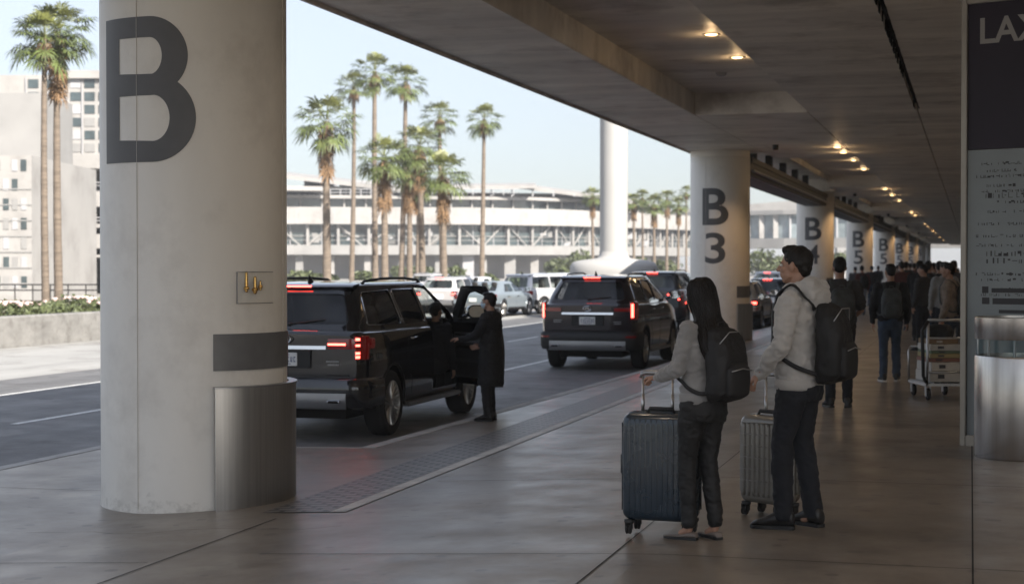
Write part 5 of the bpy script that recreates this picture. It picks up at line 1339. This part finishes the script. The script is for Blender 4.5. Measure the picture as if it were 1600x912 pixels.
    if fem: tr = [(hem, .165, .118), (hem + .02, .172, .124), (1.03, .168, .122), (1.12, .164, .122), (1.24, .176, .132), (1.34, .185, .128), (1.41, .162, .102), (1.46, .085, .075), (1.49, .062, .062)]
    else: tr = [(hem, .172, .122), (hem + .025, .186, .135), (.97, .190, .138), (1.06, .182, .134), (1.18, .185, .134), (1.30, .205, .140), (1.38, .205, .130), (1.44, .160, .095), (1.475, .09, .08), (1.50, .070, .068)]
    if coat: tr = [(.50, .20, .16), (.56, .205, .165), (.75, .20, .155), (.9, .195, .145)] + tr[2:]
    cy = lambda z: -.012 + lean * .1 * max(0, (z - .9)) / .55
    mb.loft([ring(0, cy(z), z, a * f_, b * f_, 32, 2.3) for z, a, b in tr])
    for i, s in ((0, -1), (1, 1)):
        e, w_, d_, p_, cu = A[i]; r0 = .076 if not fem else .066
        if tee: e2 = sh[i].lerp(e, .8); mb.capsule(sh[i] + V3(-s * .02, 0, -.01), e2, r0, r0 * .92, 16)
        else:
            mb.capsule(sh[i] + V3(-s * .02, 0, -.01), e, r0, r0 * .80, 16); c_ = e.lerp(w_, .90); mb.capsule(e, c_, r0 * .80, r0 * .58, 16); mb.capsule(e.lerp(w_, .80), e.lerp(w_, .97), r0 * .60, r0 * .54, 14)
    if hood:
        for q in range(11):
            a = R_(180 + 180 * q / 10); b = R_(180 + 180 * (q + 1) / 10)
            if q < 10: mb.capsule((.098 * math.cos(a), .105 * math.sin(a) - .0, 1.475 - .03 * abs(math.sin(a))), (.098 * math.cos(b), .105 * math.sin(b), 1.475 - .03 * abs(math.sin(b))), .040, .040, 10)
        mb.capsule((-.085, .01, 1.475), (-.045, .09, 1.435), .03, .02, 10); mb.capsule((.085, .01, 1.475), (.045, .09, 1.435), .03, .02, 10)
        mb.ell((0, -.125, 1.445), (.14, .075, .095)); mb.capsule((-.08, -.11, 1.50), (.08, -.11, 1.50), .062, .062); mb.capsule((-.10, -.05, 1.49), (-.10, .03, 1.475), .046, .04); mb.capsule((.10, -.05, 1.49), (.10, .03, 1.475), .046, .04)
    v2 = vox
    me = remesh(mb, v2, 4)
    noise_disp(me, .012, 7, (1, 1, 1.6), seed=seed + 1); noise_disp(me, .0085, 13, (.8, .8, 1.5), seed=seed + 2, ridged=True); noise_disp(me, .003, 34, seed=seed + 4)
    nm = 'coat' if coat else ('t_shirt' if tee else ('hoodie' if hood else 'sweater'))
    o = bpy.data.objects.new(nm, finish(me, top, 180)); COL.objects.link(o); o.parent = t
    if hood or (fem and vox < .011):     # ribbed hem and cuffs
        m = MB(); m.loft([ring(0, cy(hem), z, a * f_, b * f_, 32, 2.3) for z, a, b in ((hem - .035, .172 if not fem else .164, .124 if not fem else .118), (hem - .03, .186 if not fem else .176, .134 if not fem else .128), (hem + .0, .190 if not fem else .180, .138 if not fem else .132), (hem + .03, .190 if not fem else .180, .138 if not fem else .132), (hem + .04, .170, .12))]); obj('hem_band', m, top, t, 180)
    # ---------- trousers
    mb = MB(); hipx = .158 if not fem else .152
    if not seated: mb.loft([ring(0, -.012 - (.012 if fem else .005), z, a * f_, b * f_, 30, 2.2) for z, a, b in ((.80, .155 * (1.06 if fem else 1), .122), (.86, .168 * (1.07 if fem else 1), .140), (.93, hipx * (1.05 if fem else 1), .132), (1.0, .142, .108), (1.02, .138, .105))])
    else: mb.loft([ring(0, -.06, z, a, b, 30, 2.2) for z, a, b in ((.84, .15, .14), (.93, .165, .15), (1.02, .14, .11))])
    for i, s in ((0, -1), (1, 1)):
        kr, ar = (.069, .058 + flare) if not fem else (.062, .050 + flare)
        mb.capsule(hp[i] + V3(-s * .004, -.01, -.03), kn[i], .104 if not fem else .108, kr, 18); hemz = an[i] + V3(0, -.005, .035 if flat else -.01)
        mb.capsule(kn[i], kn[i].lerp(hemz, .5), kr, kr * .96, 18); mb.capsule(kn[i].lerp(hemz, .45), hemz, kr * .94, ar, 18)
    me = remesh(mb, v2, 4); bm = bmesh.new(); bm.from_mesh(me); zc = .062 if not flat else .088
    if not seated:
        for v in bm.verts:
            i = 0 if v.co.x < 0 else 1
            if v.co.z < an[i].z - .09 + zc: v.co.z = an[i].z - .09 + zc - .002
    bm.to_mesh(me); bm.free()
    noise_disp(me, .008, 9, (1, 1, 1.3), seed=seed + 5); noise_disp(me, .005, 17, (1, 1, 1.5), seed=seed + 6, ridged=True)
    o = bpy.data.objects.new('trousers', finish(me, trou, 180)); COL.objects.link(o); o.parent = t
    for i in (0, 1):
        if seated: continue
        sole_shoe(t, feet[i][0], feet[i][1] + .0, feet[i][2], .275 if not fem else .245, flat, shoe, sole, feet[i][3] if len(feet[i]) > 3 else 0)
    return t
def backpack(label, loc, rz, h=1.75, m=M_pack, sc=1.0, fem=False, group=None, z=1.17, yb=-.145, lowq=False, on=None):
    t = empty('backpack', loc, rz); tag(t, label, 'backpack', group); k = h / 1.75; t.scale = (k, k, k); s = sc
    W = .178 if fem else .2
    mb = MB(); H0, H1 = z - .23 * s, z + .24 * s; rs = []
    for f, a, b in ((0, .62, .45), (.04, .86, .8), (.12, .97, .98), (.35, 1.02, 1.08), (.6, 1.0, 1.0), (.82, .92, .84), (.94, .74, .62), (1, .45, .35)):
        zz = H0 + (H1 - H0) * f; rs.append(ring(0, yb - .085 * s * b, zz, .155 * s * a, .085 * s * b, 28, 2.9))
    mb.loft(rs)
    me = remesh(mb, .009 if not lowq else .015, 3); noise_disp(me, .010, 8, seed=3); noise_disp(me, .004, 20, (1, 1, .7), seed=4, ridged=True)
    obj('main_bag', me, m, t, 180)
    mb = MB(); rs = []
    for f, a in ((0, .5), (.1, .9), (.5, 1), (.85, .93), (1, .55)): rs.append(ring(0, yb - .172 * s, H0 + .03 + .22 * s * f, .115 * s * a, .035 * s * a, 24, 3))
    mb.loft(rs); pk = obj('front_pocket', remesh(mb, .009, 3), m, t, 180)
    mb = MB(); mb.tube([(-.10 * s, yb - .208 * s, H0 + .20 * s), (0, yb - .214 * s, H0 + .215 * s), (.10 * s, yb - .208 * s, H0 + .20 * s)], .004, 6); mb.tube([(-.125 * s, yb - .13 * s, H1 - .10 * s), (-.06 * s, yb - .155 * s, H1 - .03), (.06 * s, yb - .155 * s, H1 - .03), (.125 * s, yb - .13 * s, H1 - .10 * s)], .004, 6); obj('zip', mb, M_satin if not lowq else m, t, 180)
    for sx in (-1, 1):
        w_ = W * .52; fr = .155 if not fem else .145
        pts = [(sx * w_ * .8, yb + .0, H1 - .03), (sx * w_, -.09, 1.465), (sx * w_ * 1.1, -.01, 1.500 if not fem else 1.478), (sx * w_ * 1.12, .07, 1.445), (sx * w_ * 1.25, .125, 1.36), (sx * w_ * 1.5, fr - .005, 1.24), (sx * w_ * 1.85, .10, 1.12), (sx * w_ * 1.98, .0, 1.05), (sx * w_ * 1.7, -.10, 1.0), (sx * .12 * s, yb - .03, H0 + .06)]
        # smooth path
        P_ = [Vector(p) for p in pts]; out = []
        for i in range(len(P_) - 1):
            a, b, c, d = P_[max(i - 1, 0)], P_[i], P_[i + 1], P_[min(i + 2, len(P_) - 1)]
            for q in range(5):
                u = q / 5; out.append(.5 * ((2 * b) + (c - a) * u + (2 * a - 5 * b + 4 * c - d) * u * u + (3 * b - a - 3 * c + d) * u ** 3))
        out.append(P_[-1]); ctr = V3(0, -.012, 0)
        if on:
            gm = [c for c in on.children if c.name.split('.')[0] in ('hoodie', 'sweater', 't_shirt', 'coat')][0].data
            bt = BVHTree.FromPolygons([v.co for v in gm.vertices], [tuple(p.vertices) for p in gm.polygons]); o3 = []
            for i_, p in enumerate(out):
                lo, no, _, dist = bt.find_nearest(p)
                o3.append(lo + no * .008 if i_ < len(out) - 7 and i_ > 1 else p)
            for _ in range(2): o3 = [o3[0]] + [(o3[j - 1] + o3[j] * 2 + o3[j + 1]) / 4 for j in range(1, len(o3) - 1)] + [o3[-1]]
            out = o3
        else: out = [p + V3(p.x, p.y + .012, 0).normalized() * .012 for p in out]
        mb = MB(); rg = []
        for i, p in enumerate(out):
            tt = (out[min(i + 1, len(out) - 1)] - out[max(i - 1, 0)]).normalized(); o_ = V3(p.x * .6, p.y + .012, .25 if p.z > 1.4 else 0); 
            if p.z > 1.42: o_ = V3(p.x * .15, 0, 1)
            o_ = (o_ - tt * o_.dot(tt)).normalized(); b_ = tt.cross(o_); wd = .028 if p.z > 1.15 else .014
            rg.append([p + b_ * wd * math.cos(q) + o_ * .007 * math.sin(q) for q in [2 * math.pi * j / 10 for j in range(10)]])
        mb.loft(rg); obj('shoulder_strap', mb, m, t, 180)
    mb = MB(); mb.tube([(-.035, yb - .04, H1 - .015), (-.025, yb - .04, H1 + .03), (.025, yb - .04, H1 + .03), (.035, yb - .04, H1 - .015)], .008, 8); obj('grab_handle', mb, m, t, 180)
    return t
def suitcase(label, loc, rz, w_, d_, h_, m, hh, style=0, post=M_alu, hx=0):
    t = empty('suitcase', loc, rz); tag(t, label, 'suitcase', 'wheeled suitcases'); z0 = .085
    def shell(y0, y1, nm):
        mb = MB(); rs = []; yc = (y0 + y1) / 2; hd = (y1 - y0) / 2; r = .05
        # loft through the depth with rounded front edges
        for f, ins in ((0, .0), (.55, .0), (.80, .006), (.92, .018), (.98, .036), (1, .06)):
            y = (y0 if y1 > 0 and False else 0) ; yy = (f * (y1 if abs(y1) > abs(y0) else y0))
            yy = (y0 + (y1 - y0) * f) if abs(y1) > abs(y0) else (y1 + (y0 - y1) * f)
            ol = rrect2(w_ / 2 - ins, h_ / 2 - ins, .055); rs.append([V3(x, yy, z0 + h_ / 2 + z) for x, z in ol])
        mb.loft(rs); me = mb.mesh()
        # ribs pressed in the shell
        bm = bmesh.new(); bm.from_mesh(me)
        bm.to_mesh(me); bm.free(); return obj(nm, me, m, t, 50)
    def rrect2(hx_, hz, r):
        pts = []
        for cx, cz, a in ((hx_ - r, hz - r, 0), (-hx_ + r, hz - r, 90), (-hx_ + r, -hz + r, 180), (hx_ - r, -hz + r, 270)):
            for i in range(7): q = R_(a + 15 * i); pts.append((cx + r * math.cos(q), cz + r * math.sin(q)))
        return pts
    a = shell(.004, d_ / 2, 'back_shell'); b = shell(-d_ / 2, -.004, 'front_shell')
    ol = rrect2(w_ / 2 - .003, h_ / 2 - .003, .053)
    mb = MB(); mb.loft([[V3(x, y, z0 + h_ / 2 + z) for x, z in ol] for y in (-.006, .006)]); obj('zip', mb, M_plast, t, 30)
    ol = rrect2(w_ / 2 + .002, h_ / 2 + .002, .056)
    for y in (-.016, .016):
        mb = MB(); pts = [V3(x, y, z0 + h_ / 2 + z) for x, z in ol]; mb.tube(pts + [pts[0]], .004, 6, False); obj('edge_trim', mb, m if style == 0 else M_alu, t, 180)
    # ribs
    n = 11 if style == 0 else 7
    for s, par in ((-1, b), (1, a)):
        mb = MB()
        for i in range(n):
            x = (-.5 + (i + .5) / n) * (w_ - .07); y = s * (d_ / 2 + .0005)
            if style == 0: ra = .007; q = [(x, s * (d_ / 2 - .03), z0 + .018), (x, y - s * .006, z0 + .035), (x, y, z0 + .07), (x, y, z0 + h_ / 2), (x, y, z0 + h_ - .07), (x, y - s * .006, z0 + h_ - .035), (x, s * (d_ / 2 - .03), z0 + h_ - .018)]
            else: ra = .013; q = [(x, y - s * .004, z0 + .05), (x, y, z0 + .08), (x, y, z0 + h_ / 2), (x, y, z0 + h_ - .08), (x, y - s * .004, z0 + h_ - .05)]
            mb.tube(q, ra, 8, True, .6)
        obj('ribs', mb, m, par, 180)
    # side ribs (visible narrow face)
    mb = MB(); ny = 3
    for s in (-1, 1):
        for sy in (-1, 1):
            for i in range(2):
                y = sy * (d_ / 2) * (.35 + .32 * i); x = s * (w_ / 2 + .0005)
                if style == 0: mb.tube([(x, y, z0 + .06), (x, y, z0 + h_ - .06)], .006, 8, True, .6)
                else:
                    for zz in [z0 + .06 + (h_ - .12) * j / 6 for j in range(6)]: mb.tube([(x - s * .004, y, zz + .008), (x, y, zz + .02), (x, y, zz + .07), (x - s * .004, y, zz + .082)], .014, 8, True, .5)
    if style == 1:
        for j in range(6):
            zz = z0 + .06 + (h_ - .12) * j / 6
            for s in (-1, 1): mb.tube([(-w_ * .40, s * (d_ / 2 + .001), zz + .09), (w_ * .40, s * (d_ / 2 + .001), zz + .09)], .008, 6, True, .6)
    obj('side_ribs', mb, m, a, 180)
    # corners guards, handles, lock
    for s in (-1, 1):
        mb = MB(); mb.tube([(s * (w_ / 2 + .004), -.03, z0 + h_ * .62), (s * (w_ / 2 + .022), -.03, z0 + h_ * .59), (s * (w_ / 2 + .022), -.03, z0 + h_ * .43), (s * (w_ / 2 + .004), -.03, z0 + h_ * .40)], .009, 8); obj('side_handle', mb, M_plast, t, 180)
    mb = MB(); mb.tube([(-.085, -.02, z0 + h_ - .004), (-.07, -.02, z0 + h_ + .026), (.07, -.02, z0 + h_ + .026), (.085, -.02, z0 + h_ - .004)], .011, 8); obj('carry_handle', mb, M_plast, t, 180)
    mb = MB(); mb.box(-w_ / 2 - .006, -w_ / 2 + .004, -.022, .022, z0 + h_ * .77, z0 + h_ * .84); obj('lock', mb, M_plast, t, 0, bevel=.003)
    mb = MB(); mb.box(-.13, .13, d_ / 2 - .075, d_ / 2 - .025, z0 + h_ - .006, z0 + h_ + .008); obj('handle_socket', mb, M_plast, t, 0, bevel=.003)
    for s in (-1, 1):
        mb = MB(); mb.tube([(s * .095 + hx, d_ / 2 - .05, z0 + h_ - .1), (s * .095 + hx, d_ / 2 - .05, hh - .02)], .0085, 10); mb.tube([(s * .095 + hx, d_ / 2 - .05, z0 + h_ - .02), (s * .095 + hx, d_ / 2 - .05, z0 + h_ + (hh - z0 - h_) * .45)], .0115, 10); obj('handle_tube', mb, post, t, 180)
    mb = MB(); mb.tube([(-.107 + hx, d_ / 2 - .05, hh - .035), (-.10 + hx, d_ / 2 - .05, hh - .008), (-.08 + hx, d_ / 2 - .05, hh), (.08 + hx, d_ / 2 - .05, hh), (.10 + hx, d_ / 2 - .05, hh - .008), (.107 + hx, d_ / 2 - .05, hh - .035)], [.012, .015, .016, .016, .015, .012], 12, True, .8); obj('grip', mb, M_satin, t, 180)
    for sx in (-1, 1):
        for sy in (-1, 1):
            x, y = sx * (w_ / 2 - .045), sy * (d_ / 2 - .035)
            mb = MB(); mb.lathe([(0, z0 + .006), (.030, z0 + .004), (.032, z0 - .012), (.02, z0 - .03), (0, z0 - .03)], (x, y, 0), 16)
            mb.box(x - .020, x - .014, y - .028, y + .016, .028, z0 - .01); mb.box(x + .014, x + .020, y - .028, y + .016, .028, z0 - .01); c_ = obj('castor', mb, M_plast, t, 40)
            mb = MB()
            for o_ in (-.009, .009): mb.lathe([(0, -.007), (.024, -.007), (.028, -.004), (.028, .004), (.024, .007), (0, .007)], (x + o_, y - .012, .029), 20, 'x')
            obj('castor_wheel', mb, M_rub, c_, 40)
    return t

# ---- the young woman, the young man and their cases
TH2 = CAM_YAW
WY = TH2 + R_(44)       # facing (from +Y, counter-clockwise)
wl = (-1.565, 9.98, 0)
W_ = person('young woman with long dark hair, grey sweater and black trousers holding the blue case', wl, WY, 1.565, fem=True, top=M_sweat, trou=M_trou, shoe=M_flat, hair='long',
       head_yaw=R_(-6), head_pitch=R_(-4), arms={'L': dict(e=(-.215, .03, 1.16), w=(-.15, .27, 1.085), d=(.10, 1, -.06), p=(0, -.1, -1), curl=.95), 'R': dict(e=(.20, -.03, 1.17), w=(.17, .10, 1.0), d=(0, .4, -1), p=(-1, 0, 0))},
       feet=[(-.075, .05, R_(16)), (.08, -.05, R_(-18))], vox=.0085, flat=True, seed=1, flare=.004)
backpack('black backpack on the woman\'s back', wl, WY, 1.565, M_pack, 1.06, True, z=1.185, yb=-.125, group=None, on=W_)
MY = TH2 + R_(58)
ml = (-1.05, 10.58, 0)
M_ = person('young man in a pale grey hoodie and dark jeans holding the grey case', ml, MY, 1.77, top=M_hoodie, trou=M_navy, shoe=M_shoe, hair='short', hood=True,
       head_yaw=R_(6), head_pitch=R_(0), arms={'L': dict(e=(-.262, .00, 1.15), w=(-.205, .165, .965), d=(-.02, .65, -.55), p=(.35, -.5, -1), curl=.9), 'R': dict(e=(.26, -.03, 1.14), w=(.245, .10, .90), d=(0, .25, -1), p=(-1, 0, 0))},
       feet=[(-.10, .055, R_(12)), (.11, -.06, R_(-20))], vox=.0085, seed=2)
backpack('black backpack on the man in the pale hoodie', ml, MY, 1.77, M_pack, 1.05, z=1.15, yb=-.15, on=M_)
suitcase('large blue hard shell case beside the woman', (-1.84, 10.16, 0), TH2 + R_(-20), .45, .27, .66, M_blue, .985, 0, M_alu, hx=-.05)
suitcase('smaller grey ribbed hard shell case beside the man', (-1.275, 11.06, 0), TH2 + R_(-48), .36, .24, .58, M_greyc, .93, 1, M_alu)
# ---- the man in the long coat by the open door, and the one inside
person('man in a long black coat and pale face mask standing at the open SUV door', (-5.44, 18.75, -.175), TH2 + R_(66), 1.50, top=M_suit, trou=M_suit, coat=True, mask=True,
       head_yaw=R_(4), arms={'L': dict(e=(-.22, .10, 1.18), w=(-.18, .36, 1.12), d=(0, 1, .05), p=(0, 0, -1), curl=.5), 'R': dict(e=(.25, .02, 1.15), w=(.20, .24, 1.0), d=(0, 1, -.1), p=(-1, 0, 0))}, vox=.010, seed=7)
person('dark haired passenger seated in the open doorway of the black SUV', (-6.78, 20.80, -.56), R_(-12), 1.72, top=M_suit, trou=M_suit, seated=True, vox=.014, seed=8)
# ---- the people further along the pavement
def wpt(pxx, y): a = math.atan((pxx - 800) / 2600) - TH; return y * math.tan(a)
PG = 'people waiting along the pavement'
crowd = [ # px, y, h, facing, label, kwargs, pack
 (1312, 19.6, 1.74, 12, 'man in a dark grey T-shirt behind the man in the hoodie', dict(top=M_darkt, trou=M_navy, tee=True), M_packl),
 (1391, 24.2, 1.66, 8, 'man in a black jacket and blue jeans with white soled shoes, facing away', dict(top=M_suit, trou=M_jeans, sole=M_sole), M_packl),
 (1347, 58.5, 1.70, 25, 'person in maroon with pale jeans, farthest left beside the B5 column', dict(top=M_redt, trou=M_ljeans), M_pack),
 (1437, 37.4, 1.74, -8, 'broad man all in black in the middle of the pavement', dict(top=M_suit, trou=M_suit, slim=1.08), None),
 (1409, 43, 1.72, 30, 'person in a maroon top looking left behind the man in blue jeans', dict(top=M_redt, trou=M_navy), None),
 (1483, 25.5, 1.68, 75, 'person in tan and grey clothes behind the luggage trolley', dict(top=M_tan, trou=M_jeans), M_packl),
 (1459, 44, 1.70, 60, 'person in a pale grey top between the black clad man and the trolley', dict(top=M_sweat, trou=M_navy), None),
 (1472, 52, 1.72, 10, 'man with a black backpack in the crowd above the trolley', dict(top=M_darkt, trou=M_navy), M_pack),
 (1449, 60, 1.68, 20, 'small far figure in maroon in the crowd', dict(top=M_redt, trou=M_suit), None),
 (1489, 60, 1.70, 40, 'far figure in a tan top at the edge of the sign', dict(top=M_tan, trou=M_suit), None),
 (1422, 66, 1.72, 0, 'far figure in black left of the black clad man', dict(top=M_suit, trou=M_navy), None),
 (1464, 74, 1.70, 15, 'far figure in pale grey high in the crowd', dict(top=M_sweat, trou=M_jeans), None),
 (1480, 82, 1.74, -20, 'far figure in grey high in the crowd', dict(top=M_darkt, trou=M_suit), None),
 (1442, 88, 1.72, 10, 'tiny far figure in charcoal', dict(top=M_darkt, trou=M_suit), None),
 (1454, 98, 1.70, 10, 'tiny far figure in maroon and pale jeans', dict(top=M_redt, trou=M_ljeans), None),
 (1492, 96, 1.72, 10, 'tiny far figure in black at the far right', dict(top=M_suit, trou=M_suit), None),
 (1471, 108, 1.72, 30, 'tiny far figure in tan', dict(top=M_tan, trou=M_suit), None),
 (1443, 33, 1.66, 50, 'woman sized figure in charcoal behind the black clad man, facing left', dict(top=M_darkt, trou=M_suit), None),
 (1468, 34, 1.72, 5, 'dark figure directly behind the trolley stack', dict(top=M_suit, trou=M_navy), None),
 (1490, 38, 1.74, -15, 'tall dark figure beside the edge of the sign', dict(top=M_darkt, trou=M_suit), None),
 (1362, 72, 1.70, 15, 'far figure in charcoal right of the maroon clad person', dict(top=M_darkt, trou=M_jeans), None),
 (1372, 88, 1.72, -10, 'tiny far figure in black between the B5 columns', dict(top=M_suit, trou=M_navy), None),
 (1416, 52, 1.74, 20, 'dark haired figure in grey just left of the black clad man', dict(top=M_darkt, trou=M_jeans), M_pack),
 (1428, 57, 1.70, -30, 'far figure in maroon right behind the black clad man', dict(top=M_redt, trou=M_navy), None),
 (1451, 36, 1.73, 5, 'man in a black top with a grey backpack right of the black clad man', dict(top=M_suit, trou=M_jeans), M_packl),
 (1476, 31, 1.70, 20, 'figure in a pale grey top between the trolley and the sign', dict(top=M_sweat, trou=M_navy), None),
 (1402, 80, 1.70, 0, 'tiny far figure in tan left of the crowd', dict(top=M_tan, trou=M_suit), None),
 (1336, 74, 1.70, 0, 'tiny far figure in pale jeans left of the maroon clad person', dict(top=M_darkt, trou=M_ljeans), None),
 (1432, 112, 1.72, 10, 'tiny farthest figure in black by the far columns', dict(top=M_suit, trou=M_suit), None),
]
for i, (p, y, h, fa, lab, kw, pk) in enumerate(crowd):
    x = wpt(p, y); rz = R_(fa); z = gz(x); rnd = random.Random(i)
    ft = [(-.10, rnd.uniform(-.08, .08), R_(12)), (.10, rnd.uniform(-.08, .08), R_(-12))]
    ar = {}
    if i % 3 == 0: ar = {'L': dict(e=(-.25, -.02, 1.14), w=(-.16, .2, 1.02), d=(.3, 1, .1), p=(0, 0, 1), curl=.6), 'R': dict(e=(.25, -.02, 1.14), w=(.16, .2, 1.02), d=(-.3, 1, .1), p=(0, 0, 1), curl=.6)}
    pp = person(lab, (x, y, z), rz, h, head_yaw=R_(rnd.uniform(-30, 30)), head_pitch=R_(rnd.uniform(-12, 2)), arms=ar, feet=ft, vox=.014 if y < 30 else .02, seed=10 + i, group=PG, **kw)
    if pk: backpack(('grey backpack on ' if pk is M_packl else 'black backpack on ') + {0: 'the man in the dark grey T-shirt', 1: 'the man in blue jeans and black jacket', 2: 'the person in maroon with pale jeans', 5: 'the person in tan behind the trolley', 7: 'the man in the crowd above the trolley'}.get(i, 'the figure in grey left of the black clad man' if pk is M_pack else 'the man right of the black clad man'), (x, y, z), rz, h, pk, .95, lowq=True, on=pp)

# ---- luggage trolley with cartons
tx, ty = wpt(1466, 21.4), 21.4; trz = R_(18)
t = empty('luggage_trolley', (tx, ty, 0), trz); tag(t, 'metal luggage trolley loaded with cartons, left of the sign', 'trolley')
m = MB(); m.box(-.26, .26, -.36, .40, .17, .20)
for i in range(7): m.tube([(-.24 + .08 * i, -.36, .21), (-.24 + .08 * i, .40, .21)], .008, 6)
obj('platform', m, M_alu, t, 40)
m = MB()
for s in (-1, 1): m.tube([(s * .25, -.38, .18), (s * .25, -.40, .5), (s * .25, -.42, .98)], .017, 10)
m.tube([(-.25, -.42, .98), (.25, -.42, .98)], .02, 10); m.tube([(-.25, -.41, .76), (.25, -.41, .76)], .012, 8); m.tube([(-.25, -.395, .34), (.25, -.395, .34)], .012, 8)
obj('rear_frame', m, M_alu, t, 180)
m = MB()
for s in (-1, 1): m.tube([(s * .25, .40, .18), (s * .25, .42, .55), (s * .22, .44, .62)], .014, 8)
m.tube([(-.22, .44, .62), (.22, .44, .62)], .014, 8); obj('front_frame', m, M_alu, t, 180)
m = MB(); m.tube([(-.25, -.43, .97), (-.33, -.44, .86), (-.31, -.43, .30), (-.27, -.41, .22)], .022, 10); obj('side_handle', m, M_plast, t, 180)
for nm, x, y in (('wheel', -.23, -.36), ('wheel', .23, -.36), ('wheel', -.2, .36), ('wheel', .2, .36)):
    m = MB(); m.lathe([(0, -.022), (.06, -.022), (.072, -.014), (.075, 0), (.072, .014), (.06, .022), (0, .022)], (x, y, .075), 24, 'x'); w_ = obj('wheel', m, M_rub, t, 40)
    m = MB(); m.box(x - .034, x - .026, y - .03, y + .03, .05, .168); m.box(x + .026, x + .034, y - .03, y + .03, .05, .168); m.lathe([(0, -.03), (.02, -.03), (.02, .03), (0, .03)], (x, y, .075), 12, 'x'); obj('fork', m, M_satin, w_, 30)
zc = .222
for nm, mm, hh, dx, sx, sy, lab in (('carton', M_paper, .13, 0, .205, .30, 'white carton at the bottom of the trolley stack'), ('carton', M_paper, .11, .01, .20, .28, 'white carton second from the bottom on the trolley'), ('carton', M_redb, .05, -.01, .20, .27, 'thin red carton in the middle of the trolley stack'), ('carton', M_yellow, .055, .0, .19, .28, 'yellow carton in the middle of the trolley stack'), ('carton', M_greenb, .035, .01, .195, .26, 'thin green carton above the yellow one'), ('carton', M_paper, .08, 0, .19, .27, 'white carton above the green one on the trolley'), ('carton', M_brown, .06, -.01, .18, .26, 'brown carton near the top of the trolley stack')):
    m = MB(); m.box(-sx, sx, -sy, sy, 0, hh - .003); o = obj(nm, m, mm, None, 0, bevel=.006); o.location = Matrix.Rotation(trz, 3, 'Z') @ Vector((dx, -.04, 0)) + Vector((tx, ty, zc)); o.rotation_euler = (0, 0, trz + dx * 3); tag(o, lab, 'carton', 'cartons on the trolley'); zc += hh
    m = MB(); m.box(-sx * .5, -sx * .1, -sy - .002, -sy + .001, hh * .3, hh * .7); obj('printed_patch', m, M_ink if mm is not M_brown else M_paper, o, 0)
    m = MB(); m.box(-.02, .02, -sy - .001, sy, hh - .0025, hh - .0015); obj('tape', m, M_tan, o, 0)
mb = MB(); rs = [ring(0, 0, z, a, b, 24, 2.6) for z, a, b in ((0, .15, .14), (.03, .19, .18), (.10, .19, .18), (.15, .15, .13), (.17, .08, .07))]; mb.loft(rs)
me = remesh(mb, .015, 2); noise_disp(me, .02, 9); o = obj('duffel_bag', me, M_pack, None, 180); o.location = (tx, ty, zc); tag(o, 'soft dark bag on top of the cartons on the trolley', 'bag')
